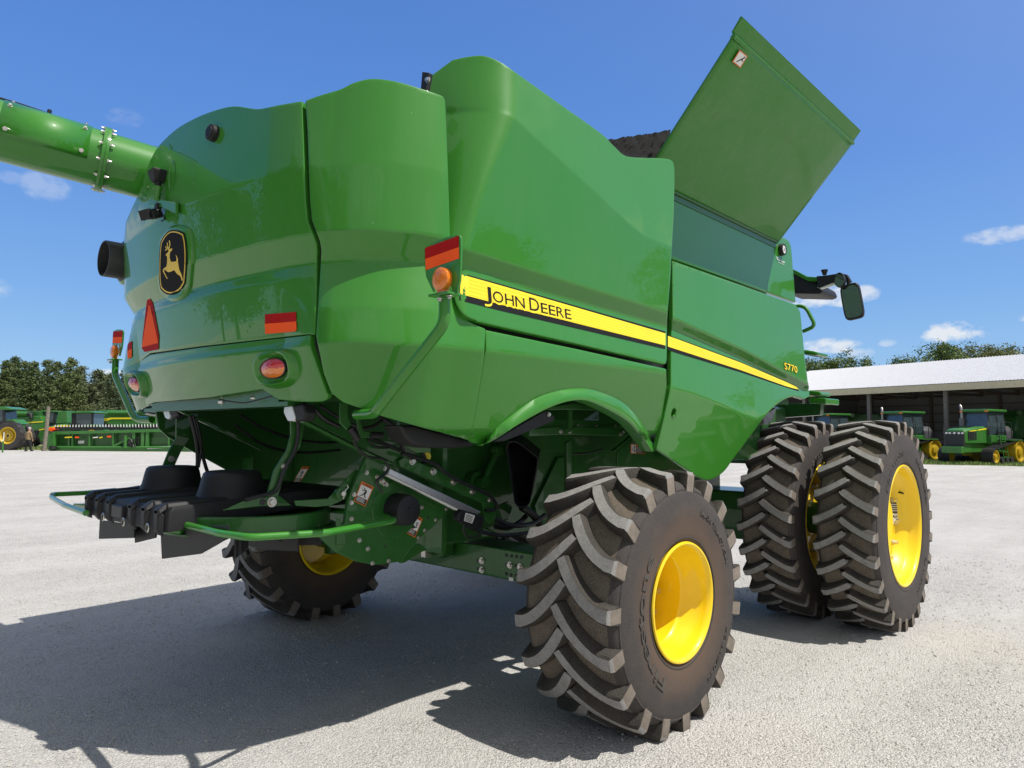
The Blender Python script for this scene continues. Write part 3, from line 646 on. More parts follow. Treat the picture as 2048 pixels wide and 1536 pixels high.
# ------------------------------------------------------------------ wheels (axis along Y, outer face towards -Y)
def tyre_mesh(R, Wd, rim, nl, lugh, span, hw_top, hw_base, texts=(), brown=True, fpow=1.85):
    mb = MB(); h = Wd/2; rt = R-lugh
    side = [(-h*.86, rim-.015), (-h*.93, rim+.012), (-h*.97, rim+.05), (-h*1.0, rim+(rt-rim)*.38), (-h*1.005, rim+(rt-rim)*.52), (-h*.985, rim+(rt-rim)*.70), (-h*.955, rim+(rt-rim)*.83), (-h*.90, rt-.030), (-h*.80, rt-.010)]
    tread = [(-h*.80, rt-.010), (-h*.55, rt+.004), (-h*.28, rt+.010), (0, rt+.012), (h*.28, rt+.010), (h*.55, rt+.004), (h*.80, rt-.010)]
    sm = [tuple(p) for p in crom(side, 4)]
    def mid(lo): return [i for i in range(len(sm)-1) if lo[0] <= (sm[i][1]+sm[i+1][1])/2 < lo[1]]
    rb = rim+(rt-rim)*(.86 if brown else .42)
    for sgn in (1, -1):
        for lo, m in (((0, rb), 2 if brown else 1), ((rb, 9), 1)):
            ids = mid(lo)
            prof = [sm[i] for i in ids]+[sm[ids[-1]+1]]; prof = [(a*sgn, r) for a, r in prof]
            if sgn > 0: prof = prof
            mb.lathe(prof if sgn < 0 else prof, n=96, m=m)
    # raised rings on the sidewall
    for rr in (rim+.035, rim+(rt-rim)*.86):
        a = -np.interp(rr, [p[1] for p in sm], [-p[0] for p in sm])
        mb.lathe([(a+.004, rr-.007), (a-.004, rr-.004), (a-.004, rr+.004), (a+.004, rr+.007)], n=96, m=1)
    mb.lathe(tread, n=96, m=0)
    # lugs
    NS = 9; wi = -.07*h; wo = h*.93
    for k in range(nl*2):
        sg = 1 if k % 2 == 0 else -1; th0 = math.pi*2*(k/2)/nl+random.uniform(-.004, .004)
        def at(t):
            w = wi+(wo-wi)*t; f = 1-(1-t)**fpow
            return w, th0+span*f
        def P3(w, th, r): return Vector((r*math.cos(th), sg*w, r*math.sin(th)))
        rings = []
        for i in range(NS+1):
            t = i/NS; w, th = at(t); w2, th2 = at(min(1, t+.02)); w1, th1 = at(max(0, t-.02))
            dw, du = w2-w1, (th2-th1)*R; l = math.hypot(dw, du); nw, nu = -du/l, dw/l
            q = min(1, abs(w)/h); rtop = R-.012*q*q-.016*max(0, q-.75)*4*max(0, q-.75); rbase = rt-.02-.04*max(0, q-.7)
            ht = hw_top*(1+.15*(t > .85)-.12*(t < .1)); hb = hw_base
            ring = [P3(w+nw*hb, th+nu*hb/R, rbase), P3(w+nw*(ht+.006), th+nu*(ht+.006)/R, rtop-.014), P3(w+nw*(ht-.007), th+nu*(ht-.007)/R, rtop), P3(w-nw*(ht-.007), th-nu*(ht-.007)/R, rtop), P3(w-nw*(ht+.006), th-nu*(ht+.006)/R, rtop-.014), P3(w-nw*hb, th-nu*hb/R, rbase)]
            if i == 0:                                      # blunt inner nose
                rings.append([p.copy() for p in ring])
                for j, p in enumerate(ring):
                    rings[0][j] = P3(sg*p.y-(.006 if j in (1, 2, 3, 4) else .03), th-.004, (rbase if j in (0, 5) else rtop-.014))
            rings.append(ring)
        w, th = at(1)                                       # shoulder end: the lug runs down the shoulder
        rings.append([P3(w+.011, th+(hb if j == 0 else ht if j < 3 else -ht if j < 5 else -hb)/R, (R-.034) if j not in (0, 5) else rt-.05) for j in range(6)])
        rings.append([P3(w+.008, th+(ht*1.15 if j < 3 else -ht*1.15)/R, rt-.075) for j in range(6)])
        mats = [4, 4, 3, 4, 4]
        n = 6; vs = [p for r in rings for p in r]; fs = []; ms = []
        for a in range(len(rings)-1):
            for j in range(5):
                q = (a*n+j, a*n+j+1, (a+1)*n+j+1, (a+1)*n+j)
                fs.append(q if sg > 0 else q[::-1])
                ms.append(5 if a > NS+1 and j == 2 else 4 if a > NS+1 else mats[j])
        fs.append(tuple(range(6)) if sg < 0 else tuple(range(5, -1, -1))); ms.append(4)
        o = len(mb.v); mb.v += vs; mb.f += [tuple(i+o for i in f) for f in fs]; mb.m += ms
    rs = [p[1] for p in sm]; as_ = [p[0] for p in sm]
    for body, th0, th1, r0, hgt, cw in texts:
        vs, fs = text2d(body, 1, .01, ext=.005); x0 = min(v.x for v in vs); wx = max(v.x for v in vs)-x0; out = []
        for v in vs:
            t = (v.x-x0)/wx; r = r0+(v.y/.7)*hgt*(1 if cw else -1); a = np.interp(r, rs, as_); th = rad(th0+(th1-th0)*t)
            out.append((r*math.cos(th), a-v.z-.0015, r*math.sin(th)))
        mb.add(out, fs, 6)
    me_o = mb.build('tyre', [M['tyre_tread'], M['tyre_side'], M['tyre_brown'], M['tyre_lug_top'], M['tyre_lug_side'], M['tyre_tan'], M['tyre_letter']])
    smoothen(me_o.data, 32); return me_o
rubber('tyre_letter', (.045, .042, .040), (.085, .075, .066), ((.18, .15, .12), .3), 4)
def make_wheel(R, Wd, rimr, flange, discA, nb, tyre, back, dec=None):
    """flange: axial place of the outer flange; profile runs in over the barrel to the disc"""
    f = flange
    wh = MB()
    wh.lathe([(discA+.012, rimr*.80), (discA, rimr*.78), (discA-.006, rimr*.60), (discA-.03, rimr*.46), (discA-.03, rimr*.34), (discA-.05, rimr*.30), (discA-.05, .001)], n=48)
    wh.lathe([(back, rimr*.80), (back-.01, rimr*.4), (back-.01, .001)], n=32)
    for k in range(nb):
        t = 2*math.pi*k/nb; c = Vector((rimr*.62*math.cos(t), discA-.006, rimr*.62*math.sin(t))); wh.cyl(c, c+Vector((0, -.018, 0)), .030, 12, 1); wh.cyl(c+Vector((0, -.018, 0)), c+Vector((0, -.055, 0)), .020, 6, 1)
    w = wh.build('wheel', [M['yellow_paint'], M['bolt_zinc']], None, smooth=35)
    r = MB()
    prof = [(f+.03, rimr-.012), (f+.004, rimr-.004), (f-.008, rimr+.006), (f-.016, rimr+.002), (f-.018, rimr-.008), (f-.010, rimr-.020), (f+.02, rimr-.030), (f+.085, rimr-.036), (f+.10, rimr-.050), (f+.16, rimr-.056), (f+.18, rimr-.075), (discA-.04, rimr*.80), (discA+.012, rimr*.80)]
    if discA < 0: prof = prof[:8]+[(f+.10, rimr-.05), (discA-.03, rimr*.83), (discA+.012, rimr*.80)]
    prof2 = [(discA+.012, rimr*.80), (-f-.14, rimr-.075), (-f-.10, rimr-.05), (-f-.02, rimr-.030), (-f+.010, rimr-.02), (-f+.018, rimr-.008), (-f+.008, rimr+.006), (-f-.03, rimr-.012)]
    r.lathe(prof, n=80); r.lathe(prof2, n=80)
    rim = r.build('rim', [M['yellow_paint']], w, smooth=40)
    tyre.parent = w
    return w
random.seed(3)
TR = tyre_mesh(.808, .715, .355, 19, .074, .345, .037, .060, [('Firestone', 243, 143, .465, .075, True), ('MAXI TRACTION', 74, 22, .545, .030, True), ('750/65R26', -60, -20, .60, .032, False)])
rear = make_wheel(.808, .715, .358, -.335, .025, 10, TR, .06); rear.parent = CMB; rear.location = (0, -1.475, .768); rear.name = 'rear_wheel'; rear.rotation_euler = (0, rad(4), 0)
rl = copy_tree(rear, CMB); rl.location = (0, 2.375, .768); rl.scale = (1, -1, 1); rl.rotation_euler = (0, rad(9), 0)
TF = tyre_mesh(.985, .53, .560, 26, .070, .150, .032, .052, [('Firestone', 150, 92, .66, .075, True), ('520/85R42', -68, -30, .72, .035, False), ('RADIAL ALL TRACTION', 58, 12, .70, .030, True)], brown=False, fpow=1.3)
fo = make_wheel(.985, .53, .562, -.235, -.045, 10, TF, -.02); fo.parent = CMB; fo.location = (3.5, -1.911, .955); fo.name = 'front_wheel'
fi = copy_tree(fo, CMB); fi.location = (3.5, -1.20, .955); fi.rotation_euler = (0, rad(6), 0)
for y in (2.811, 2.10):
    q = copy_tree(fo, CMB); q.location = (3.5, y, .955); q.scale = (1, -1, 1)
# valve stem, decals on the outer front rim
def rim_plate(name, px, m, k, marks=()):
    mb = MB(); q = [P(u, v, Y=-1.973)-fo.location+Vector((0, -.001*k, 0)) for u, v in px]; mb.add(q, [(0, 1, 2, 3)]); o = mb.build(name, M[m], fo)
    if marks:
        mb = MB(); lo_ = lambda x, y: q[0]*(1-x)*(1-y)+q[1]*x*(1-y)+q[2]*x*y+q[3]*(1-x)*y+Vector((0, -.001, 0))
        for pl_ in marks: mb.add([lo_(*p) for p in pl_], [tuple(range(len(pl_)))])
        mb.build('label_print', M['label_black' if m != 'label_black' else 'label_white'], o)
rim_plate('rim_label', [(1776, 1005), (1795, 1005), (1797, 1026), (1777, 1026)], 'label_black', 0, [[(.1, .15+.2*k), (.9, .15+.2*k), (.9, .22+.2*k), (.1, .22+.2*k)] for k in range(4)])
rim_plate('rim_label', [(1776, 1027), (1797, 1027), (1799, 1048), (1777, 1047)], 'label_white', 0, [[(.2, .75), (.45, .5), (.5, .55), (.25, .8)], [(.5, .5), (.8, .2), (.85, .25), (.55, .58)], [(.3, .2), (.55, .15), (.6, .4), (.35, .42)], [(.5, .6), (.8, .8), (.76, .86), (.46, .66)]])
mb = MB(); on_rim = lambda th, a, r: Vector((r*math.cos(th), a, r*math.sin(th)))
mb.cyl(on_rim(rad(35), -.08, .49), on_rim(rad(35), -.14, .47), .009, 8); mb.build('valve_stem', M['black_rubber'], fo)
mb = MB(); mb.cyl(on_rim(rad(120), -.16, .30), on_rim(rad(120), -.22, .285), .008, 8); mb.build('valve_stem', M['black_rubber'], rear)
# ------------------------------------------------------------------ everything bolted to the body
def z2(p, o=(560, 780), k=3.4133): return (o[0]+p[0]/k, o[1]+p[1]/k)
def zz(l): return [z2(p) for p in l]
def unp(px, **k): return [P(u, v, **k) for u, v in px]
AX = {'X': Vector((1, 0, 0)), 'Y': Vector((0, 1, 0)), 'Z': Vector((0, 0, 1))}
def plate(name, px, th, mat, parent=CMB, bevel=.004, bolts=(), holes=(), br=.012, more=(), **k):
    """flat plate seen at these pixels on the plane k (X=, Y= or Z=), th thick away from the viewer"""
    ax, val = list(k.items())[0]; mb = MB(); mb.prism(unp(px, **k), AX[ax]*th)
    mats = [M[mat], M['bolt_zinc'], M['label_black']]
    nrm = -AX[ax]*(1 if th > 0 else -1)
    o = mb.build(name, mats, parent, bevel=bevel)
    if bolts or holes:
        b2 = MB()
        for p in bolts: b2.bolt(P(*p, **k), nrm, br, br, 0)
        for p in holes: q = P(*p, **k); b2.cyl(q+nrm*.0005, q+nrm*.0015, br*.95, 12, 1)
        c = b2.build('bolts', [M['bolt_zinc'], M['label_black']], o); c['kind'] = 'stuff'
    return o
def rod(name, pts, r, mat, parent=CMB, n=10, round_=0, **kw):
    mb = MB(); mb.tube(pts, r, n, round_=round_); return mb.build(name, M[mat], parent, smooth=40)
def hose(name, px, r, parent=CMB, mat='hose', **k): return rod(name, [P(*crom_p, **k) for crom_p in crom(px, 5)], r, mat, parent, 8)

# --- inside: hopper, engine bay and separator body so that daylight does not leak through
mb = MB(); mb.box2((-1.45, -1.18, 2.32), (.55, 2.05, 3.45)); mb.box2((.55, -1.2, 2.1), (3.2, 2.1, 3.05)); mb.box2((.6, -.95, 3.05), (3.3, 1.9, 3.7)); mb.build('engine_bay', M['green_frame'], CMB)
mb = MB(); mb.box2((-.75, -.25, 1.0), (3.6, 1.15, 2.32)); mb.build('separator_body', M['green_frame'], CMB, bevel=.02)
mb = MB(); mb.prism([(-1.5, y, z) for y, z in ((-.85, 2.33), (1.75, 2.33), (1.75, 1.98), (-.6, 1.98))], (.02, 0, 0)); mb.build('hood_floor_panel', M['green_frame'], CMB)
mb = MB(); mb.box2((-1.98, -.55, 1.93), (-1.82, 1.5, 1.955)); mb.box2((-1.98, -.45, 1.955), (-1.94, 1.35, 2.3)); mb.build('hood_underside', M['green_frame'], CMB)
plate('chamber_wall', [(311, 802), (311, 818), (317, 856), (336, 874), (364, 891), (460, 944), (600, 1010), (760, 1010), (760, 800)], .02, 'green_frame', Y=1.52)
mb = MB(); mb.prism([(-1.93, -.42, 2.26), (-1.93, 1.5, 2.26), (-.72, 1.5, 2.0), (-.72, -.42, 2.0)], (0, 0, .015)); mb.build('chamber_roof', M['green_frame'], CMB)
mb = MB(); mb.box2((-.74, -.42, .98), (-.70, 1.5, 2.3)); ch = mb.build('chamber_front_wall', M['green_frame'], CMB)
plate('chamber_rib', [(357, 822), (364, 820), (526, 893), (522, 900)], .03, 'green_frame', Y=.9)
plate('deflector_bracket', [(477, 916), (506, 914), (504, 945), (470, 955)], .015, 'green_frame', X=-1.2)
mb = MB(); mb.box2((-2.05, -.35, 3.18), (-1.4, 1.55, 3.2)); mb.box2((-1.45, -1.0, 3.3), (.4, 2.1, 3.45)); mb.build('top_deck', M['green_frame'], CMB)
mb = MB(); mb.prism([(-1.5, 2.26, 1.78), (.85, 2.26, 1.72), (.85, 2.26, 3.5), (-1.5, 2.26, 3.2)], (0, .02, 0)); mb.prism([(.9, 2.2, 1.7), (1.3, 2.2, 1.4), (1.8, 2.2, 1.45), (2.6, 2.2, 2.15), (3.3, 2.2, 2.2), (3.2, 2.2, 3.1), (2.9, 2.2, 3.6), (.9, 2.2, 3.7)], (0, .02, 0)); mb.build('left_side_panels', M['green_paint'], CMB)
plate('slot_shade_strip', [(898, 560), (930, 620), (971, 636), (1335, 718), (1335, 752), (971, 674), (925, 655), (893, 600)], .02, 'black_rubber', Y=-1.235)  # black strip standing in for the deep shade inside the slot
# --- chopper side
Yc = -.50
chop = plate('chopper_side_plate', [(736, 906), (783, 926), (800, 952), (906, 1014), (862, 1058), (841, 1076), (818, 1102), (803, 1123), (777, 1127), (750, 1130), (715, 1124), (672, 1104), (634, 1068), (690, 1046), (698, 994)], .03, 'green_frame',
      bolts=zz([(590, 565), (660, 592), (715, 537), (505, 713), (487, 770), (487, 880), (505, 948), (541, 1026), (598, 1084), (630, 1182), (741, 1166), (945, 1010), (988, 960), (1063, 887), (968, 801), (1135, 812), (1178, 806)]), holes=zz([(1012, 872), (718, 1068), (540, 940), (950, 835)]), br=.0095, Y=Yc)
mb = MB(); 
for p in zz([(693, 622), (716, 645)]): mb.bolt(P(*p, Y=Yc), (0, -1, 0), .013, .016)
mb.build('bearing_bolts', M['bolt_zinc'], chop)
c = P(*z2((790, 812)), Y=Yc); mb = MB(); mb.lathe([(0, .098), (-.115, .094), (-.13, .088), (-.136, .07), (-.136, .02), (-.142, .016), (-.142, .001)], c, 'Y', 40); mb.build('bearing_cap', M['black_plastic'], chop, smooth=35)
mb = MB(); mb.lathe([(-.002, .18), (-.008, .176), (-.008, .10)], c, 'Y', 40); mb.build('bearing_dome', M['green_frame'], chop, smooth=35)
plate('wear_plate', zz([(385, 870), (405, 880), (450, 1010), (440, 1052), (380, 1058)]), -.008, 'green_frame', chop, Y=Yc)
plate('pivot_bracket', zz([(100, 755), (330, 740), (520, 540), (560, 570), (470, 735), (350, 790), (250, 800), (110, 790)]), .012, 'green_frame', Y=-.46)
mb = MB(); p = P(*z2((402, 705)), Y=-.465); mb.cyl(p, p+Vector((0, -.03, 0)), .035, 20, 0); mb.cyl(p+Vector((0, -.03, 0)), p+Vector((0, -.05, 0)), .014, 10, 1); mb.tube([p+Vector(v) for v in ((.0, -.045, -.03), (.01, -.05, .02), (.03, -.05, .035), (.02, -.05, .05))], .004, 6, 1); mb.build('pivot_pin', [M['green_frame'], M['bolt_zinc']], CMB, smooth=40)
frame_tube = plate('frame_channel', zz([(165, 190), (215, 148), (600, 335), (835, 430), (835, 480), (780, 500), (560, 400)]), .05, 'green_frame', Y=-.53)
plate('frame_channel', zz([(165, 205), (560, 405), (775, 500), (770, 512), (555, 425), (165, 222)]), .05, 'green_frame', Y=-.56)
mount = plate('frame_rail', zz([(850, 455), (1180, 585), (1460, 735), (1480, 760), (1390, 775), (1120, 655), (825, 525), (815, 480)]), .05, 'green_frame', bolts=zz([(900, 485), (1043, 555), (1182, 626), (1311, 692), (1433, 752)]), br=.017, Y=-.56)
plate('rail_end_bracket', zz([(1380, 770), (1480, 760), (1470, 880), (1440, 920), (1410, 900)]), .012, 'green_frame', Y=-.575)
act = plate('actuator', zz([(752, 536), (1375, 832), (1345, 855), (1215, 812), (738, 574)]), .035, 'aluminium', Y=-.60)
plate('actuator_groove', zz([(738, 577), (1215, 813), (1208, 821), (735, 586)]), .03, 'label_white', act, bevel=0, Y=-.602)
box = plate('actuator_motor', zz([(1222, 838), (1250, 818), (1400, 862), (1385, 945), (1330, 955), (1215, 890)]), .06, 'black_plastic', bevel=.012, Y=-.62)
sp = plate('rating_label', zz([(1268, 838), (1332, 858), (1312, 912), (1256, 892)]), .001, 'label_white', box, bevel=0, Y=-.6215)
mb = MB()
for k in range(5): 
    q = [(1266+k*0-k*2.2+6, 848+k*9), (1318-k*2.2, 864+k*9), (1317-k*2.2, 868+k*9), (1265-k*2.2+6, 852+k*9)]
    mb.prism(unp(zz(q), Y=-.6222), (0, .0003, 0))
mb.build('label_print', M['label_black'], sp)
hose('wiring_harness', zz([(500, 330), (530, 400), (600, 455), (690, 470), (740, 520), (720, 570), (668, 610), (662, 640), (700, 700)]), .008, Y=-.62)
hose('wiring_harness', zz([(830, 430), (900, 450), (1060, 505), (1120, 560), (1230, 625), (1370, 690), (1440, 730), (1480, 790), (1460, 820), (1400, 820)]), .012, Y=-.60)
hose('wiring_harness', zz([(1260, 900), (1255, 960), (1290, 1010), (1350, 1000), (1380, 960)]), .008, Y=-.60)
hose('hydraulic_hose', zz([(160, 100), (230, 130), (290, 190), (360, 230), (400, 250)]), .014, Y=-.56)
hose('hydraulic_hose', zz([(480, 230), (560, 262), (640, 245), (700, 205)]), .011, Y=-.56)
hose('hydraulic_hose', zz([(600, 340), (640, 380), (700, 395), (750, 390)]), .007, Y=-.56)
for q, r in (([(690, 800), (720, 815), (770, 838), (800, 862), (815, 890)], .010), ([(700, 792), (740, 822), (782, 850), (800, 880), (806, 905)], .013), ([(640, 812), (672, 832), (705, 850), (730, 872), (760, 884), (800, 900)], .011), ([(985, 1035), (1020, 1050), (1062, 1048), (1090, 1030)], .018), ([(940, 1055), (990, 1070), (1040, 1068), (1080, 1060)], .014), ([(845, 905), (850, 920), (842, 935), (852, 950)], .012), ([(1130, 905), (1150, 908), (1180, 905), (1205, 898)], .007)):
    hose('hydraulic_hose', q, r, Y=-.52)
for q in ([(480, 830), (540, 862), (600, 880), (660, 885), (720, 878)], [(470, 850), (530, 890), (600, 905), (680, 900)]): hose('wiring_harness', q, .010, Y=.4)
# warning stickers: orange frame, picture, black text block
def sticker(name, quad, parent, kind=0, **k):
    """quad: corners from the top left clockwise"""
    a, b, c, d = [P(*q, **k) for q in quad]; n = (b-a).cross(d-a).normalized()
    if n.dot(CAM-a) < 0: n = -n
    def q(x, y, e): return a*(1-x)*(1-y)+b*x*(1-y)+c*x*y+d*(1-x)*y+n*e
    mb = MB()
    def poly(pts, m, e): mb.add([q(x, y, e) for x, y in pts], [tuple(range(len(pts)))], m)
    def rect(x0, y0, x1, y1, m, e): poly([(x0, y0), (x1, y0), (x1, y1), (x0, y1)], m, e)
    rect(0, 0, 1, 1, 1, .0012)
    if kind in (0, 1):
        rect(.06, .15, .94, .69, 0, .0020); rect(.06, .70, .94, .96, 2, .0020)
        for i in range(4): rect(.11, .735+.05*i, .72+.12*(i % 2), .755+.05*i, 0, .0026)
        poly([(.15, .12), (.26, .12), (.205, .03)], 2, .0020)
        vs, fs = text2d('WARNING', 1, .02); w = max(v.x for v in vs)
        mb.add([q(.32+v.x/w*.56, .125-v.y/.7*.085, .0022) for v in vs], fs, 2)
        if kind == 0:                                       # running figure hit by flung crop
            poly([(.42, .30), (.56, .28), (.66, .34), (.66, .44), (.56, .50), (.46, .46), (.52, .38)], 2, .0026); poly([(.36, .24), (.44, .24), (.45, .30), (.38, .31)], 2, .0027)
            poly([(.48, .46), (.58, .48), (.44, .60), (.24, .66), (.22, .63), (.40, .56)], 2, .0028); poly([(.54, .48), (.62, .46), (.66, .58), (.78, .62), (.77, .65), (.60, .62)], 2, .0029)
            poly([(.42, .32), (.46, .36), (.34, .40), (.26, .34), (.28, .32), (.35, .36)], 2, .0030)
            for x, y in ((.22, .22), (.28, .19), (.20, .30)): rect(x, y, x+.05, y+.025, 2, .0026)
        else:                                               # hand and blade
            poly([(.14, .17), (.24, .18), (.42, .44), (.36, .46)], 2, .0026); poly([(.16, .62), (.22, .50), (.40, .48), (.60, .52), (.74, .48), (.80, .52), (.62, .60), (.50, .68), (.30, .68)], 2, .0027)
            for i in range(4): poly([(.56+.04*i, .34+.05*i), (.80, .24+.08*i), (.81, .27+.08*i), (.58+.04*i, .38+.05*i)], 2, .0028)
    elif kind == 2:                                         # landscape: picture left, text right
        rect(.04, .06, .36, .94, 0, .0020); rect(.38, .24, .96, .94, 2, .0020); poly([(.18, .80), (.32, .80), (.26, .50)], 2, .0026); rect(.22, .20, .28, .45, 2, .0027); poly([(.08, .62), (.16, .40), (.14, .66)], 2, .0027)
        for i in range(6): rect(.41, .30+.1*i, .90-.08*(i % 2), .335+.1*i, 0, .0026)
    elif kind == 3:                                         # falling figure
        rect(.06, .06, .94, .94, 0, .0020); poly([(.30, .30), (.42, .38), (.72, .60), (.78, .72), (.70, .70), (.40, .48), (.26, .40)], 2, .0026); poly([(.60, .52), (.80, .44), (.82, .48), (.64, .60)], 2, .0027); poly([(.40, .36), (.38, .22), (.42, .22), (.46, .40)], 2, .0027)
    return mb.build(name, [M['label_white'], M['label_orange'], M['label_black']], parent)
sticker('warning_label', zz([(558, 622), (640, 662), (580, 796), (502, 758)]), chop, 0, Y=Yc-.001)
sticker('warning_label', zz([(908, 842), (974, 880), (920, 1008), (852, 970)]), chop, 1, Y=Yc-.001)
sticker('warning_label', zz([(152, 522), (203, 523), (135, 638), (86, 635)]), ch, 0, X=-.745)
# --- separator side with link rod, grain chute
sep = plate('separator_side', [(800, 850), (1140, 840), (1140, 1075), (1000, 1070), (940, 1040), (880, 1000), (800, 945)], .02, 'green_frame', Y=-.27)
plate('side_seam', zz([(1040, 395), (1052, 395), (1052, 560), (1040, 555)]), .01, 'green_frame', sep, Y=-.285)
plate('lower_flange', zz([(1490, 790), (1560, 760), (1590, 800), (1560, 890), (1490, 900)]), .02, 'green_frame', Y=-.40)
mb = MB(); a, b = P(*z2((1492, 412)), Y=-.40), P(*z2((1386, 628)), Y=-.40); mb.cyl(a, b, .026, 12)
for p in (a, b): mb.cyl(p+Vector((0, .04, 0)), p+Vector((0, -.035, 0)), .042, 18); mb.cyl(p+Vector((0, -.035, 0)), p+Vector((0, -.05, 0)), .022, 8)
p = b; mb.cyl(p+Vector((0, .11, 0)), p+Vector((0, .05, 0)), .075, 20); mb.build('link_rod', M['green_frame'], CMB, smooth=40)
op = zz([(1542, 395), (1562, 352), (1600, 348), (1640, 366), (1762, 462), (1755, 520), (1705, 775), (1680, 803), (1622, 800), (1600, 770)])
mb = MB(); f0 = unp(op, Y=-.62); cz = sum(f0, Vector())/len(f0); f1 = [P(u, v, Y=-.62)+Vector((.32, .25, .05)) for u, v in op]; n = len(f0)
inn = [p+(cz-p)*.035 for p in f0]; bk = [p+Vector((.25, .2, .02)) for p in inn]
mb.ring([f1, f0, inn, bk], 0, caps=False); mb.add(bk, [tuple(range(n))], 0); mb.build('residue_chute', M['black_plastic'], CMB, smooth=30)
hose('return_hose', zz([(1650, 800), (1700, 830), (1750, 880), (1790, 960)]), .03, Y=-.5)
hose('return_hose', zz([(1470, 930), (1560, 940), (1640, 900), (1680, 860)]), .02, Y=-.45)
plate('sieve_end', zz([(1740, 790), (1900, 460), (1960, 455), (2020, 480), (2020, 900), (1760, 880)]), .02, 'green_frame', Y=-.30)
# --- rear axle
mb = MB(); mb.box2((-.165, -1.08, .735), (.165, 2.0, .952)); ax_ = mb.build('rear_axle', M['green_frame'], CMB, bevel=.012, seg=3)
mb = MB()
for p in zz([(1380, 1165), (1380, 1228), (1572, 1195), (1642, 1207), (1640, 1275)]): mb.bolt(P(*p, X=-.167), (-1, 0, 0), .017, .016, 0)
for p in zz([(1545, 1127), (1580, 1133), (1613, 1137), (1647, 1141), (1545, 1192), (1608, 1200), (1545, 1255), (1577, 1262), (1610, 1268), (1352, 1165), (1352, 1222)]): q = P(*p, X=-.167); mb.cyl(q, q+Vector((-.0015, 0, 0)), .013, 12, 1)
mb.build('axle_bolts', [M['bolt_zinc'], M['label_black']], ax_)['kind'] = 'stuff'
plate('axle_label', zz([(1562, 1278), (1592, 1282), (1592, 1306), (1562, 1302)]), .001, 'label_white', ax_, bevel=0, X=-.169)
plate('axle_pivot', zz([(965, 985), (1130, 965), (1115, 1130), (1085, 1150), (1050, 1145), (960, 1040)]), .1, 'green_frame', X=-.30)
mb = MB(); p = P(*z2((1025, 1080)), X=-.31); mb.cyl(p, p+Vector((-.05, 0, 0)), .05, 20); mb.cyl(p+Vector((-.05, 0, 0)), p+Vector((-.06, 0, 0)), .03, 16, 1); p = P(*z2((995, 1112)), X=-.36); mb.box(p, (.05, .05, .06), 1); mb.build('pivot_hub', [M['green_frame'], M['bolt_zinc']], CMB, smooth=40)
plate('tie_lug', zz([(820, 1165), (900, 1050), (960, 1050), (1010, 1090), (960, 1110), (860, 1175), (830, 1185)]), .03, 'green_frame', Y=-.42)
for y, s in ((-1.06, 1), (1.98, -1)):
    mb = MB(); mb.cyl((0, y, .775), (0, y-s*.26, .775), .12, 24); mb.box2((-.09, y-.05, .62), (.09, y+.05, 1.02)); mb.build('hub_carrier', M['green_frame'], CMB, smooth=40, bevel=.01)
mb = MB(); mb.box2((3.2, -1.1, .70), (3.8, 2.0, 1.2)); mb.cyl((3.5, -2.0, .955), (3.5, 2.9, .955), .16, 24); mb.build('front_axle', M['green_frame'], CMB, bevel=.02, smooth=40)
rod('steering_tie_rod', [(.28, -1.0, .72), (.28, 1.9, .72)], .03, 'green_frame')
# --- wheel arch interior
plate('arch_beam', [(1060, 858), (1120, 853), (1255, 857), (1257, 872), (1120, 869), (1058, 873)], .04, 'green_frame', bolts=[(1121, 863), (1139, 863), (1241, 868), (1247, 863)], br=.012, Y=-.75)
plate('arch_beam', [(1080, 838), (1255, 843), (1255, 852), (1080, 850)], .03, 'green_frame', bolts=[(1156, 850), (1193, 852), (1231, 852), (1252, 850)], br=.008, Y=-.72)
rod('tank_strut', [P(1140, 815, Y=-.80), P(1140, 850, Y=-.80), P(1136, 862, Y=-.80)], .022, 'green_frame')
plate('arch_header', [(1095, 815), (1150, 806), (1215, 820), (1210, 821), (1150, 819), (1100, 820)], .1, 'green_frame', Y=-1.0)
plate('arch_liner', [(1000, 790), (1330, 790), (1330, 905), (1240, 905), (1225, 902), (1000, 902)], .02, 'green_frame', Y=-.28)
plate('arch_brace', [(1226, 902), (1234, 903), (1275, 868), (1272, 864)], .03, 'green_frame', Y=-.70)
px_ = plate('tank_end_panel', [(1235, 903), (1276, 868), (1291, 905), (1291, 960), (1235, 960)], .02, 'green_frame', Y=-.65)
sticker('warning_label', [(1261, 888), (1289, 889), (1289, 908), (1261, 907)], px_, 2, Y=-.652)
plate('pillar', [(1134, 885), (1143, 880), (1143, 990), (1134, 990)], .03, 'green_frame', Y=-.6)
plate('mud_flap', [(985, 884), (1034, 854), (1090, 822), (1110, 833), (1107, 842), (1070, 858), (1010, 882)], .02, 'black_rubber', bolts=[(1097, 829)], br=.01, Y=-1.12)
mb = MB(); pt_ = unp([(800, 850), (830, 850), (962, 887), (945, 893), (905, 897), (860, 896), (832, 890), (812, 876)], Y=-1.05); mb.prism(pt_, (0, .16, 0)); mb.build('fuel_tank', M['black_plastic'], CMB, bevel=.03, seg=4, smooth=50)
plate('latch_handle', [(775, 856), (785, 850), (838, 893), (862, 893), (862, 905), (835, 906), (815, 893)], .012, 'green_frame', Y=-.85)
plate('latch_grip', [(775, 856), (785, 850), (803, 868), (797, 876)], .018, 'black_rubber', Y=-.857)
for gpx, h0_, h1_ in (([(680, 804), (696, 804), (696, 835), (705, 851), (694, 860), (680, 846)], (700, 856), (716, 879)), ([(713, 838), (720, 836), (727, 862), (740, 864), (740, 876), (720, 876)], (740, 870), (764, 870))):
    hd = plate('latch_handle', gpx, .012, 'green_frame', Y=-.72)
    rod('grip', [P(*h0_, Y=-.72), P(*h1_, Y=-.72)], .019, 'black_rubber', hd, 12)
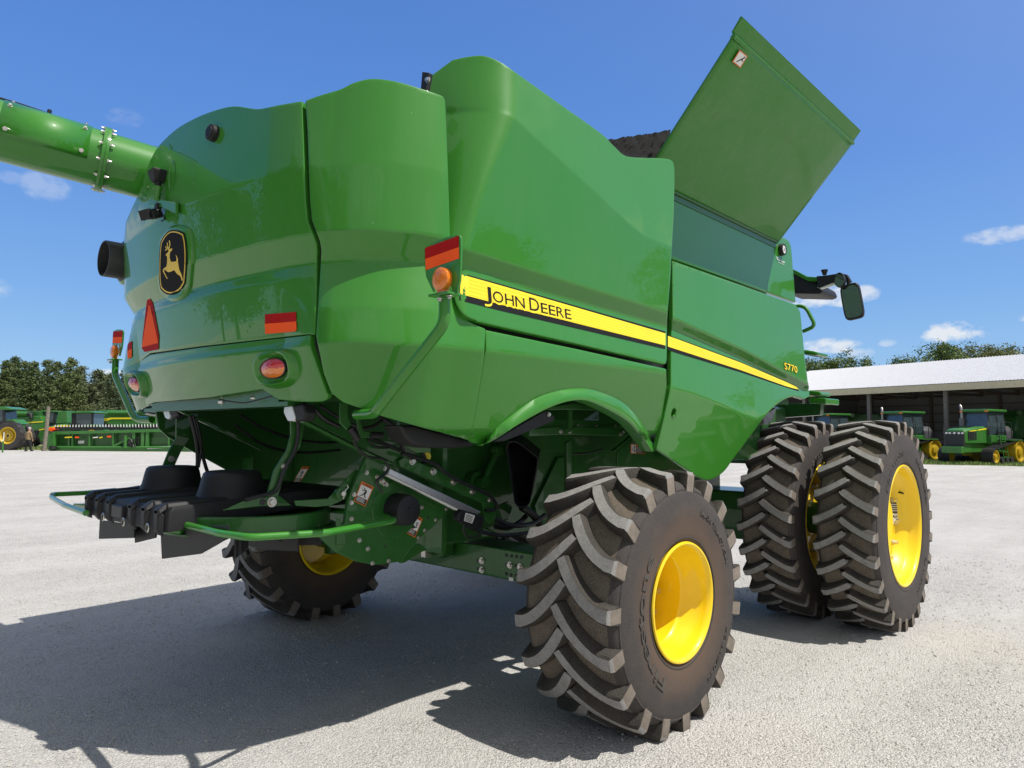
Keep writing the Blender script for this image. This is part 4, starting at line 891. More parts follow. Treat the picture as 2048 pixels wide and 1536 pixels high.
mb = MB(); p = P(853, 913, Y=-.45); mb.cyl(p, p+Vector((0, -.01, 0)), .03, 20); mb.build('service_tag', M['decal_yellow'], CMB)
# --- spreader under the discharge
plan = [(-2.41, -.15), (-2.43, -.10), (-2.44, .50), (-2.43, 1.10), (-2.41, 1.15), (-2.1, 1.22), (-1.6, 1.24), (-1.25, 1.2), (-1.22, .9), (-1.22, .1), (-1.28, -.16), (-1.7, -.17)]
def cover_z(x): return 1.385+.045*min(1, max(0, (x+2.42)/.5))
mb = MB(); n = len(plan); top = [Vector((x, y, cover_z(x))) for x, y in plan]; ctr = Vector((-1.85, .5, 0))
inw = lambda p, k: Vector((p.x+(ctr.x-p.x)*k, p.y+(ctr.y-p.y)*k, p.z))
mb.ring([[Vector((x-.012*(x < -2.3), y, 1.255 if x < -2.3 else 1.33)) for x, y in plan], [Vector((p.x-.01*(p.x < -2.3), p.y, p.z-.03)) for p in top], [inw(p, .015) for p in top]], 0, caps=False); q = [inw(p, .015) for p in top]; mb.add(q, [tuple(range(n))])
for y in (-.08, .10, .30, .66, .86, 1.06):                  # fore-and-aft ribs that fold over the rear face
    x1 = -1.45
    q = [Vector((-2.465, y, 1.26)), Vector((-2.465, y, 1.375)), Vector((-2.42, y, 1.405)), Vector((x1, y, cover_z(x1)+.018)), Vector((x1+.06, y, cover_z(x1)-.01))]
    for a, b in zip(q, q[1:]):
        w = Vector((0, .028, 0)); dn = Vector((.03, 0, -.03)) if a.z < 1.37 else Vector((0, 0, -.03)); w2 = Vector((0, .045, 0))
        mb.ring([[a-w, a+w, a+w2+dn, a-w2+dn], [b-w, b+w, b+w2+dn, b-w2+dn]], 0, caps=True)
cov = mb.build('spreader_cover', M['black_plastic'], CMB, bevel=.008, seg=3, smooth=40)
for x, y in ((-2.0, .885), (-1.985, .055)):
    mb = MB(); mb.lathe([(1.40, .20), (1.425, .192), (1.445, .184), (1.52, .168), (1.545, .160), (1.556, .146), (1.560, .11), (1.560, .001)], (x, y, 0), 'Z', 40); mb.build('motor_dome', M['black_plastic'], cov, smooth=40)
mb = MB(); mb.box2((-2.472, .40, 1.285), (-2.40, .57, 1.355)); mb.build('cover_slot', M['label_black'], cov, bevel=.006)
mb = MB()
for y in (.36, .0, .70): mb.lathe([(0, .016), (.004, .021), (0, .026), (-.004, .021)], (-2.475, y, 1.27), 'X', 16)
mb.build('lynch_pins', M['bolt_zinc'], cov)['kind'] = 'stuff'
for x, y in ((-1.86, .05), (-1.86, .90)):
    mb = MB(); mb.lathe([(1.325, .42), (1.325, .46), (1.32, .465), (1.235, .465), (1.23, .50), (1.22, .50), (1.22, .42), (1.325, .42)], (x, y, 0), 'Z', 64); mb.lathe([(1.27, .42), (1.27, .02)], (x, y, 0), 'Z', 40); dsk = mb.build('spreader_ring', M['green_frame'], CMB, smooth=40)
    for k in range(4):
        t = 2*math.pi*k/4+.9+(.5 if y > .5 else 0); mb = MB(); d = Vector((math.cos(t), math.sin(t), 0)); s_ = Vector((-math.sin(t), math.cos(t), 0)); c = Vector((x, y, 0))
        mb.prism([c+d*.10+Vector((0, 0, 1.24)), c+d*.42+Vector((0, 0, 1.24)), c+d*.42+Vector((0, 0, 1.10)), c+d*.22+Vector((0, 0, 1.10)), c+d*.10+Vector((0, 0, 1.16))], s_*.012)
        for f_ in (.22, .31, .39): mb.prism([c+d*f_+Vector((0, 0, 1.23)), c+d*(f_+.012)+Vector((0, 0, 1.23)), c+d*(f_+.012)+Vector((0, 0, 1.115)), c+d*f_+Vector((0, 0, 1.115))], s_*.035)
        mb.build('spreader_vane', M['black_plastic'], dsk, bevel=.003)
plate('spreader_vane', [(455, 1052), (596, 1046), (596, 1103), (520, 1100), (470, 1082)], .012, 'black_plastic', X=-1.72)
plate('spreader_vane', [(462, 1070), (480, 1066), (495, 1110), (489, 1120)], .02, 'black_plastic', X=-1.95)
plate('spreader_vane', [(320, 1056), (323, 1118), (400, 1108), (432, 1090), (452, 1078), (455, 1050)], .012, 'black_plastic', X=-2.32)
plate('spreader_vane', [(199, 1040), (197, 1078), (268, 1076), (268, 1050)], .012, 'black_plastic', X=-2.30)
plate('spreader_vane', [(268, 1050), (269, 1086), (310, 1076), (312, 1056)], .012, 'black_plastic', X=-2.25)
rz = 1.285
rod('guard_rail', [P(*p, Z=rz) for p in ((338, 1046), (362, 1047), (440, 1067), (500, 1075), (650, 1066), (740, 1050), (790, 1041), (770, 1030), (700, 1024), (650, 1019), (600, 1016))], .0185, 'green_paint', round_=.05, n=14)
mb = MB(); a, b = P(330, 1044, Z=rz), P(372, 1050, Z=rz); mb.cyl(a, b, .028, 12); mb.box2(P(346, 1055, Z=1.25), P(346, 1055, Z=1.25)+Vector((.02, .0, .03))); mb.box(P(352, 1056, Z=1.26), (.06, .12, .05), rz=.4); mb.build('rail_socket', M['green_paint'], CMB, smooth=40)
rod('guard_rail', [P(*p, Z=rz) for p in ((172, 1026), (130, 1011), (103, 995), (104, 989), (170, 986), (230, 980))], .0185, 'green_paint', round_=.05, n=14)
plate('rail_socket', [(146, 1007), (170, 1007), (170, 1022), (146, 1020)], .05, 'green_paint', X=-2.40)
plate('spreader_bracket', [(446, 1021), (500, 996), (560, 992), (585, 1012), (520, 1013)], .012, 'green_frame', bolts=[(543, 1004)], br=.02, holes=[(525, 1004)], Y=-.33)
arm_r = plate('hanger_arm', [(581, 834), (605, 838), (610, 850), (601, 893), (577, 930), (556, 994), (533, 994), (549, 940), (574, 900), (582, 870)], .014, 'green_frame', bolts=[(568, 934)], br=.014, Y=-.33)
hose('light_cable', [(596, 843), (596, 870), (588, 905), (568, 940), (558, 970), (548, 984), (520, 992), (490, 1000)], .012, Y=-.345)
arm_l = plate('hanger_arm', [(353, 806), (382, 806), (380, 876), (363, 902), (345, 942), (322, 940), (338, 900), (352, 876)], .014, 'green_frame', bolts=[(342, 918)], br=.016, Y=1.28)
for q in ([(380, 832), (392, 880), (395, 920), (393, 950)], [(386, 832), (400, 890), (412, 935), (424, 965)], [(392, 840), (402, 890), (396, 935)]): hose('hydraulic_hose', q, .013, Y=.9)
hose('light_cable', [(292, 970), (298, 958), (312, 953)], .006, Y=1.3)
hose('fuel_line', [(440, 800), (455, 802), (490, 806), (520, 800), (548, 792)], .012, X=-1.97)
mb = MB(); p = P(446, 803, X=-1.97); mb.cyl(p+Vector((0, -.03, 0)), p+Vector((0, .03, 0)), .02, 12); mb.cyl(p+Vector((0, 0, -.03)), p+Vector((0, 0, .03)), .012, 8); p = P(513, 795, X=-1.97); mb.cyl(p, p+Vector((0, .05, 0)), .014, 8); mb.build('hose_fitting', M['bolt_zinc'], CMB, smooth=40)
for (lens, body, yy) in (([(568, 814), (583, 812), (590, 835), (587, 843), (575, 842), (567, 825)], [(583, 811), (606, 808), (612, 826), (606, 842), (588, 843), (590, 835)], -1.95), ([(323, 814), (334, 812), (341, 832), (337, 839), (330, 836)], [(334, 811), (352, 806), (356, 830), (342, 838), (341, 832)], -1.9)):
    b_o = plate('work_lamp', body, .07, 'black_plastic', bevel=.012, X=yy); plate('lamp_lens', lens, .02, 'clear_lens', b_o, bevel=.004, X=yy-.003)
# --- raised cover over the service platform
H0, H1 = Vector((.859, -1.007, 3.866)), Vector((3.483, -1.007, 3.866)); T0 = Vector((.859, -1.838, 4.798)); vd = T0-H0; fn = Vector((0, vd.z, -vd.y)).normalized()*-1
fn = vd.normalized().cross(Vector((1, 0, 0))).normalized()
if fn.dot(CAM-H0) < 0: fn = -fn
def fp(a, b, e=0): return H0+(H1-H0)*a+vd*b+fn*e
def flap_e(a, b):
    c = .70-.16*(2*a-1)**2*1.9; d = (b-c)/.03; k = 1/(1+math.exp(-max(-30, min(30, d*3)))); edge = min(1, min(a, 1-a)/.12)
    return .020*k*edge-.016*math.exp(-((b-.95)/.02)**2)
nu, nv = 48, 40; mb = MB(); vs = [fp(i/nu, .94*j/nv, flap_e(i/nu, .94*j/nv)) for j in range(nv+1) for i in range(nu+1)]
mb.add(vs, [(j*(nu+1)+i, j*(nu+1)+i+1, (j+1)*(nu+1)+i+1, (j+1)*(nu+1)+i) for j in range(nv) for i in range(nu)])
flap = mb.build('raised_cover', M['green_cover'] if 'green_cover' in M else paint('green_cover', GREEN, .28, .45, .3), CMB, smooth=40, solid=.022, off=0)
mb = MB(); mb.ring([[fp(-.004, .925, .012), fp(1.004, .925, .012)], [fp(-.004, .94, .014), fp(1.004, .94, .014)], [fp(-.006, .955, -.014), fp(1.006, .955, -.014)], [fp(-.006, 1.045, -.02), fp(1.006, 1.045, -.02)]], 0, caps=False, closed=False); mb.build('cover_lip', M['green_cover'], flap, solid=.02, off=0)
mb = MB(); mb.tube([H0+Vector((.2, -.004, -.012)), H1+Vector((-.02, -.004, -.012))], .013, 10); mb.box2((.95, -1.004, 3.79), (3.44, -.998, 3.866))
for u, v in ((650, 300), (687, 317), (848, 390), (997, 470), (1030, 488), (1170, 555), (1293, 617), (1323, 633), (1443, 693)): mb.bolt(P(1200+u/4.096, 300+v/4.096, Y=-1.006), (0, -1, 0), .012, .012, 1)
mb.build('cover_hinge', [M['green_frame'], M['bolt_zinc']], flap, smooth=40)
def Pp(u, v, p0, n): d = ray(u, v); return CAM+d*((p0-CAM).dot(n)/d.dot(n))
mb = MB(); q = [Pp(u, v, H0, fn) for u, v in ((1473, 96), (1489, 109), (1474, 133), (1458, 120))]; cq = sum(q, Vector())/4
for k, (s_, m) in enumerate(((1, 1), (.84, 0))): mb.add([cq+(p-cq)*s_+fn*(.0345+.0012*k) for p in q], [(0, 1, 2, 3)], m)
loc = lambda x, y: q[0]*(1-x)*(1-y)+q[1]*x*(1-y)+q[2]*x*y+q[3]*(1-x)*y+fn*.0375
for pl_ in ([(.30, .80), (.36, .84), (.62, .50), (.56, .44)], [(.52, .50), (.75, .22), (.82, .28), (.62, .54)], [(.66, .40), (.86, .50), (.84, .56), (.62, .48)], [(.72, .16), (.82, .14), (.84, .24), (.75, .26)]): mb.add([loc(*p) for p in pl_], [(0, 1, 2, 3)], 2)
mb.build('warning_label', [M['label_white'], M['label_orange'], M['label_black']], flap)
p = P(1561, 500, Y=-.998); mb = MB(); mb.lathe([(0, .065), (-.035, .064), (-.045, .058), (-.045, .046), (-.038, .044)], p, 'Y', 32, 0); mb.lathe([(-.040, .045), (-.043, .02), (-.043, .001)], p, 'Y', 32, 1)
for k in range(3): mb.box(p+Vector((0, -.0445, .014-.013*k)), (.05-.012*(k == 1), .001, .004), 2)
mb.build('gauge', [M['black_plastic'], M['label_white'], M['label_black']], upper, smooth=40)
mb = MB()
for t_, (u, v), (u2, v2), hgt in (('V', (1552, 519), (1556, 521), .035), ('antage', (1556, 521), (1569, 526), .020), ('precision', (1556, 525), (1568, 530), .010)):
    vs, fs = text2d(t_, 1, .01); a, b = P(u, v, Y=-.998), P(u2, v2, Y=-.998); w = max(v.x for v in vs)
    mb.add([a+(b-a)*(v.x/w)+Vector((0, -.004, v.y/.7*hgt)) for v in vs], fs, 0)
mb.build('brand_lettering', M['label_white'], upper)
# --- hopper top: crumpled cover, rubber seal
mb = MB(); nu, nv = 46, 16; vs = []
tl, tr_, br_, bl_ = P(1205, 283, Y=-.95), P(1345, 258, Y=-.95), P(1350, 330, Y=-1.15), P(1195, 330, Y=-1.15)
for j in range(nv+1):
    for i in range(nu+1):
        a, b = i/nu, (j-5)/(nv-5); p = (tl*(1-a)+tr_*a)*(1-max(0, b))+(bl_*(1-a)+br_*a)*max(0, b)+(Vector((0, -b*2.2, b*.15)) if b < 0 else Vector())
        k = noise.noise(p*6)*.04+abs(noise.noise(p*13+Vector((3, 0, 0))))*.055-.02; vs.append(p+Vector((k*.5, -k, k*.5)))
mb.add(vs, [(j*(nu+1)+i, j*(nu+1)+i+1, (j+1)*(nu+1)+i+1, (j+1)*(nu+1)+i) for j in range(nv) for i in range(nu)]); mb.build('hopper_tarp', M['tarp'], CMB, smooth=25)
plate('rubber_seal', [(844, 143), (858, 145), (851, 182), (841, 178)], .03, 'black_rubber', bolts=[(856, 160)], br=.011, X=-1.60)
# --- unloading auger folded back along the left side
A0 = Vector((-1.35, 1.38, 3.665)); B0 = Vector((-4.3, 2.09, 4.0)); ad = (B0-A0).normalized(); au = (Vector((0, 0, 1))-ad*ad.z).normalized(); aw = ad.cross(au)
def ap(t, ang, r): return A0+ad*t+au*(r*math.cos(ang))+aw*(r*math.sin(ang))
L_ = (B0-A0).length; RA = .205
mb = MB(); T = [2*math.pi*k/56 for k in range(56)]
mb.ring([[ap(t, a, r) for a in T] for t, r in ((-.3, RA), (L_, RA))], 0, caps=True); aug = mb.build('unloading_auger', M['green_paint'], CMB, smooth=40)
tf = (P(212, 322, X=-2.2)-A0).dot(ad); tf = .98
mb = MB()
mb.ring([[ap(t, a, r) for a in T] for t, r in ((tf-.022, RA+.002), (tf-.022, RA+.032), (tf-.003, RA+.034), (tf-.003, RA+.028), (tf+.003, RA+.028), (tf+.003, RA+.034), (tf+.022, RA+.032), (tf+.022, RA+.002))], 0, caps=False)
for k in range(12):
    a = 2*math.pi*(k+.4)/12; mb.cyl(ap(tf-.05, a, RA+.018), ap(tf+.045, a, RA+.018), .006, 8, 1); mb.cyl(ap(tf+.022, a, RA+.018), ap(tf+.034, a, RA+.018), .011, 6, 1); mb.cyl(ap(tf-.034, a, RA+.018), ap(tf-.022, a, RA+.018), .011, 6, 1)
mb.build('auger_flange', [M['green_paint'], M['bolt_zinc']], aug, smooth=40)
mb = MB(); g_ = 18; a0, a1 = (rad(-10), rad(115)) if aw.dot(CAM-A0) > 0 else (rad(10), rad(-115)); t0, t1 = tf+.10, tf+.62
vs = [ap(t0+(t1-t0)*(i/1), a0+(a1-a0)*j/g_, RA+.004) for i in range(2) for j in range(g_+1)]; mb.add(vs, [(j, j+1, g_+1+j+1, g_+1+j) for j in range(g_)])
mb.build('auger_hatch', M['green_paint'], aug, smooth=60, solid=.005, off=0)
mb = MB()
for t in (t0+.04, t1-.04):
    for j in (.12, .5, .9): a = a0+(a1-a0)*j; mb.bolt(ap(t, a, RA+.006), ap(t, a, 1)-ap(t, a, 0), .010, .014)
mb.build('hatch_bolts', M['bolt_zinc'], aug)['kind'] = 'stuff'
sgn = 1 if a1 > 0 else -1
rod('auger_cable', [ap(t, sgn*rad(-8+6*math.sin(t*5)), RA+.012+.014*abs(math.sin(t*3.1))) for t in [.2+.12*k for k in range(24)]], .007, 'hose', aug, 6)
for t in (.45, 1.35): mb = MB(); mb.bolt(ap(t, sgn*rad(4), RA), au, .014, .03); mb.build('cable_clip', M['black_plastic'], aug)
# --- exhaust stack stub at the rear left corner
ce = P(228, 520, X=-2.12); mb = MB(); re = .138
mb.lathe([(.10, re+.012), (.06, re+.015), (.055, re), (-.07, re), (-.075, re-.003), (-.075, re-.010), (.05, re-.012), (.06, .01)], ce, 'X', 48); mb.build('exhaust_outlet', M['hot_exhaust'], CMB, smooth=40)
mb = MB(); mb.lathe([(.30, re+.05), (.10, re+.045), (.075, re+.04), (.06, re+.02), (.06, re-.01)], ce, 'X', 48); mb.build('exhaust_collar', M['green_paint'], hood, smooth=40)
# --- camera and marker lamp on a bracket
X_ = -2.27
br = plate('camera_bracket', [(295, 402), (300, 397), (321, 399), (351, 404), (351, 428), (322, 414), (298, 412)], .02, 'green_paint', X=X_)
rod('lamp_stem', [P(313, 402, X=X_), P(317, 372, X=X_)], [.018, .024], 'green_paint', br, 12)
mb = MB(); c = P(315, 358, X=X_); mb.cyl(P(316, 374, X=X_), P(315.5, 364, X=X_), .022, 12); mb.box(c+Vector((0, 0, .0)), (.06, .05, .05)); mb.ring([[c+Vector((x*.028, y*.03, -.02)) for x, y in ((-1, -1), (1, -1), (1, 1), (-1, 1))], [c+Vector((x*.045, y*.05, .04)) for x, y in ((-1, -1), (1, -1), (1, 1), (-1, 1))], [c+Vector((x*.045, y*.05, .055)) for x, y in ((-1, -1), (1, -1), (1, 1), (-1, 1))]]); mb.build('rear_lamp', M['black_plastic'], br, bevel=.004)
c = P(308, 428, X=X_-.02); mb = MB(); Mr = Matrix.Rotation(rad(-20), 3, 'Y')@Matrix.Rotation(rad(25), 3, 'Z'); mb.box(c, (.07, .06, .055), 0, M=Mr); mb.box(c+Vector((-.045, .01, -.012)), (.03, .075, .06), 0, M=Mr); mb.cyl(c+Vector((.0, -.03, .0)), c+Vector((0, -.04, 0)), .02, 14, 0)
for k in range(3): mb.bolt(c+Vector((.01-.012*k, -.033, .02-.012*k)), (0, -1, 0), .005, .004, 1)
mb.tube([c+Vector((.03, -.03, .02)), c+Vector((.05, -.05, -.03)), c+Vector((.03, -.04, -.05))], .005, 6, 0); mb.box(P(316, 415, X=X_), (.03, .04, .05), 0); mb.build('rear_camera', [M['black_plastic'], M['bolt_zinc']], br, bevel=.004)
# --- beacon arms, one at each rear corner
XB = -1.88
def bz(p): return (820+p[0]/7.314, 450+p[1]/7.314)
arm = rod('beacon_arm', [P(889.5, 590, X=XB), P(889, 648, X=XB), P(757, 816, X=XB), P(742, 827, X=XB)+Vector((.02, 0, 0)), P(697, 829, X=XB)+Vector((.05, 0, 0))], .0265, 'green_paint', round_=.05, n=16)
bp_ = plate('marker_plate', [bz(p) for p in ((205, 370), (232, 322), (330, 258), (440, 208), (560, 168), (690, 143), (725, 150), (740, 180), (745, 300), (738, 560), (728, 800), (690, 985), (630, 1005), (600, 890), (605, 720), (560, 650), (490, 620), (420, 650), (372, 720), (355, 830), (350, 960), (335, 980), (232, 760), (206, 560))], .012, 'green_paint', arm, bevel=.003, X=XB)
mb = MB()
for k, (q, m) in enumerate((([(218, 335), (712, 155), (716, 322), (220, 498)], 0), ([(222, 498), (716, 322), (718, 488), (230, 660)], 1))): mb.add([P(*bz(p), X=XB-.0015) for p in q], [(0, 1, 2, 3)], m)
mb.build('reflector', RO, bp_)
mb = MB(); c = P(886, 559, X=XB-.01); mb.lathe([(-.030, .001), (-.030, .022), (-.026, .042), (-.020, .052), (.0, .055), (.014, .052), (.022, .042), (.026, .022), (.026, .001)], c, 'X', 36); mb.box(c+Vector((0, 0, -.062)), (.03, .05, .03)); lamp = mb.build('beacon_lamp', M['orange_lens'], bp_, smooth=50)
mb = MB(); mb.box(P(888, 590, X=XB-.01)+Vector((.005, 0, 0)), (.085, .13, .012), 0); mb.bolt(P(899, 592, X=XB-.02), (0, 0, -1), .01, .01, 1); mb.bolt(P(879, 597, X=XB-.04), (0, 0, -1), .01, .01, 1); mb.build('lamp_base', [M['green_paint'], M['bolt_zinc']], bp_, bevel=.003)
al = copy_tree(arm, CMB); al.scale = (1, -1, 1); al.location = (.05, .90, 0)
# --- cab corner, mirrors and rails ahead of the panels
XM = 4.5
mb = MB(); a = [P(u, v, X=XM) for u, v in ((1570, 536), (1590, 543), (1642, 572), (1646, 584), (1636, 588), (1585, 587), (1570, 587))]; mb.prism(a, (.5, 0, 0)); cab = mb.build('cab_roof_corner', M['black_plastic'], CMB, bevel=.02)
plate('roof_trim', [(1570, 532), (1592, 541), (1614, 553), (1634, 554), (1640, 563), (1616, 562), (1590, 549), (1570, 540)], .4, 'green_paint', cab, bevel=.006, X=XM-.03)
plate('mirror_arm', [(1632, 552), (1648, 551), (1680, 546), (1694, 549), (1702, 563), (1694, 566), (1688, 557), (1650, 571), (1636, 577)], .06, 'black_plastic', cab, bevel=.01, X=XM-.1)
rod('mirror_stem', [P(1697, 560, X=XM-.1), P(1697, 575, X=XM-.1)], .022, 'black_plastic', cab)
mb = MB(); p = P(1649, 545, X=XM-.1); mb.cyl(p+Vector((0, 0, -.03)), p+Vector((0, 0, .03)), .02, 10, r2=.04); mb.build('antenna', M['black_plastic'], cab)
plate('arm_underside', [(1634, 575), (1672, 562), (1672, 568), (1641, 578)], .05, 'label_white', cab, bevel=.004, X=XM-.09)
def mirror(cx, cy, w, h, tilt, sq, X):
    c = P(cx, cy, X=X); T = [2*math.pi*k/36 for k in range(36)]
    def rg(k, dx):
        out = []
        for t in T:
            a, b = math.cos(t), math.sin(t); y = math.copysign(abs(a)**(2/sq), a)*w*k; z = math.copysign(abs(b)**(2/sq), b)*h*k
            out.append(c+Vector((dx, y*math.cos(tilt)-z*math.sin(tilt), y*math.sin(tilt)+z*math.cos(tilt))))
        return out
    mb = MB(); mb.ring([rg(.88, -.004), rg(.96, -.018), rg(1, -.008), rg(1, .03), rg(.9, .07), rg(.6, .09)], 0, caps=True); o = mb.build('mirror', M['black_plastic'], CMB, smooth=50)
    mb = MB(); mb.add(rg(.885, -.006), [tuple(range(36))]); mb.build('glass', M['mirror_glass'], o); return o
mirror(1704, 603, .105, .205, rad(-8), 5, XM-.12).rotation_euler = (0, 0, 0)
mirror(1679, 560, .055, .085, rad(0), 2, XM-.2)
rod('hand_rail', [P(1586, 616, X=3.7), P(1596, 611, X=3.7), P(1612, 615, X=3.7), P(1631, 652, X=3.7), P(1606, 663, X=3.7)], .02, 'green_paint', round_=.06)
plate('platform_rail', [(1606, 699), (1626, 702), (1637, 705), (1634, 711), (1606, 709)], .3, 'green_paint', bevel=.02, X=3.72)
plate('platform_rail', [(1610, 780), (1640, 783), (1643, 787), (1640, 791), (1610, 790)], .3, 'green_paint', bevel=.02, X=3.72)
plate('step_plate', [(1617, 794), (1652, 796), (1652, 808), (1617, 807)], .4, 'green_paint', bevel=.01, X=3.72)
plate('platform_frame', [(1556, 806), (1642, 808), (1640, 830), (1556, 836)], .1, 'green_frame', X=3.9)
plate('front_fender', [(1528, 832), (1536, 826), (1553, 815), (1547, 838), (1535, 850), (1528, 850)], .1, 'bare_steel', Y=-1.15)
mb = MB(); mb.box2((2.2, -1.0, 1.55), (3.0, 1.9, 2.2)); mb.box2((3.0, -.9, 1.5), (3.9, 1.8, 2.1)); mb.build('cab_base', M['green_frame'], CMB, bevel=.03)
# ------------------------------------------------------------------ yard, grass, stones
def gravel_mat():
    m, t, b = newmat('gravel'); co = node(t, 'TexCoord')
    def no(sc, d=5, r=.6, w=None):
        n = node(t, 'TexNoise', Scale=sc, Detail=d, Roughness=r); t.links.new(w or co.outputs['Object'], n.inputs['Vector']); return n.outputs[0]
    mp = node(t, 'Mapping'); mp.inputs['Rotation'].default_value = (0, 0, -rad(0)); mp.inputs['Scale'].default_value = (.14, 1.0, 1); t.links.new(co.outputs['Object'], mp.inputs[0])
    big = no(.55, 6, .62); streak = no(.9, 5, .6, mp.outputs[0]); mid = no(6, 6, .65); fine = no(120, 4, .7)
    v = node(t, 'TexVoronoi', Scale=88); t.links.new(co.outputs['Object'], v.inputs['Vector']); v2 = node(t, 'TexVoronoi', Scale=34); t.links.new(co.outputs['Object'], v2.inputs['Vector'])
    dust = node(t, 'Math', operation='ADD'); t.links.new(big, dust.inputs[0]); t.links.new(streak, dust.inputs[1])
    d2 = node(t, 'Math', operation='MULTIPLY_ADD'); t.links.new(mid, d2.inputs[0]); d2.inputs[1].default_value = .8; t.links.new(dust.outputs[0], d2.inputs[2])
    dm = ramp(t, d2.outputs[0], [(.0, g(0)), (1, g(1))])    # 0..2.8 squeezed by the next node
    sc = node(t, 'Math', operation='MULTIPLY_ADD', use_clamp=True); t.links.new(d2.outputs[0], sc.inputs[0]); sc.inputs[1].default_value = 1.5; sc.inputs[2].default_value = -1.50
    stone = ramp(t, v.outputs['Color'], [(.05, (.14, .136, .128)), (.35, (.36, .348, .323)), (.92, (.63, .608, .565))])
    powder = ramp(t, fine, [(.3, (.46, .445, .413)), (.7, (.67, .653, .617))])
    mix = node(t, 'MixRGB'); t.links.new(sc.outputs[0], mix.inputs[0]); t.links.new(stone, mix.inputs[1]); t.links.new(powder, mix.inputs[2])
    pit = ramp(t, fine, [(.30, g(.38)), (.43, g(1))])
    mu = node(t, 'MixRGB', blend_type='MULTIPLY'); mu.inputs[0].default_value = 1; t.links.new(mix.outputs[0], mu.inputs[1]); t.links.new(pit, mu.inputs[2])
    t.links.new(mu.outputs[0], b.inputs['Base Color']); b.inputs['Roughness'].default_value = .95; b.inputs['Specular IOR Level'].default_value = .2
    h1 = node(t, 'Math', operation='MULTIPLY'); t.links.new(v.outputs['Distance'], h1.inputs[0]); h1.inputs[1].default_value = -1.3
    h2 = node(t, 'Math', operation='MULTIPLY_ADD'); t.links.new(v2.outputs['Distance'], h2.inputs[0]); h2.inputs[1].default_value = -.7; t.links.new(h1.outputs[0], h2.inputs[2])
    h3 = node(t, 'Math', operation='MULTIPLY_ADD'); t.links.new(fine, h3.inputs[0]); h3.inputs[1].default_value = .5; t.links.new(h2.outputs[0], h3.inputs[2])
    h4 = node(t, 'Math', operation='MULTIPLY_ADD'); t.links.new(mid, h4.inputs[0]); h4.inputs[1].default_value = 1.4; t.links.new(h3.outputs[0], h4.inputs[2])
    bp = node(t, 'Bump', Strength=.75, Distance=.012); t.links.new(h4.outputs[0], bp.inputs['Height']); t.links.new(bp.outputs[0], b.inputs['Normal'])
    MAT['gravel'] = m
gravel_mat()
xs = sorted(set([-1500, -700, -350, -180, -90, -50]+list(range(-30, 101, 4))+[120, 160, 220, 350, 700, 1500]))
vs = [(x, y, ghill(x, y)) for y in xs for x in xs]; n = len(xs)
gd = meshobj('gravel_yard', vs, [(j*n+i, j*n+i+1, (j+1)*n+i+1, (j+1)*n+i) for j in range(n-1) for i in range(n-1)], M['gravel'], smooth=60); gd['kind'] = 'structure'
plain('grass_soil', (.15, .19, .06), .95, var=.5, scale=3)
def sheet(name, quad, mat, dz):
    k = 14; a, b, c, d = quad; vs = []
    for j in range(k+1):
        for i in range(k+1):
            u, w = i/k, j/k; p = a*(1-u)*(1-w)+b*u*(1-w)+c*u*w+d*(1-u)*w; j_ = (noise.noise(p*.35)*.5 if j in (0, k) else 0); p = p+F0*j_*1.6; vs.append((p.x, p.y, ghill(p.x, p.y)+dz))
    o = meshobj(name, vs, [(j*(k+1)+i, j*(k+1)+i+1, (j+1)*(k+1)+i+1, (j+1)*(k+1)+i) for j in range(k) for i in range(k)], M[mat], smooth=60); o['kind'] = 'structure'; return o
QR = [CW(20, 49.0), CW(42, 39.5), CW(60, 60), CW(22, 64)]
QL = [CW(-75, 57.0), CW(-30, 56.5), CW(12, 62), CW(-90, 140)]
sheet('lawn_strip', QR, 'grass_soil', .006); sheet('grass_verge', QL, 'grass_soil', .008); 
sheet('far_field', [CW(-160, 100), CW(160, 100), CW(400, 700), CW(-400, 700)], 'grass_soil', .012)
def blades(name, quad, n, h, mats, label):
    mb = MB(); a, b, c, d = quad
    for _ in range(n):
        u, w = random.random(), random.random()**1.25; p = a*(1-u)*(1-w)+b*u*(1-w)+c*u*w+d*(1-u)*w
        if noise.noise(p*.8) < -.32 and w > .06: continue
        p = p+F0*(noise.noise(p*.35)*.8); p.z = ghill(p.x, p.y); t = random.uniform(0, 6.28); s = Vector((math.cos(t), math.sin(t), 0)); hh = h*random.uniform(.4, 1.3); w_ = random.uniform(.012, .03)
        l = Vector((random.uniform(-.5, .5), random.uniform(-.5, .5), 0))*hh
        mb.add([p-s*w_, p+s*w_, p+l*.4+Vector((0, 0, hh*.6))+s*w_*.6, p+l+Vector((0, 0, hh))], [(0, 1, 2, 3)], random.randrange(len(mats)))
    o = mb.build(name, [M[x] for x in mats]); tag(o, label, 'grass', kind='stuff'); return o
plain('grass_a', (.16, .25, .05), .7, var=.4); plain('grass_b', (.28, .33, .10), .7, var=.4); plain('grass_c', (.09, .17, .035), .7, var=.4)
blades('lawn_grass', QR, 26000, .20, ['grass_a', 'grass_b', 'grass_c'], 'mown green grass under the tracked tractors')
blades('verge_grass', [CW(-60, 57), CW(-28, 56.7), CW(-24, 62), CW(-62, 64)], 9000, .22, ['grass_a', 'grass_b', 'grass_c'], 'rough green grass behind the walking man')
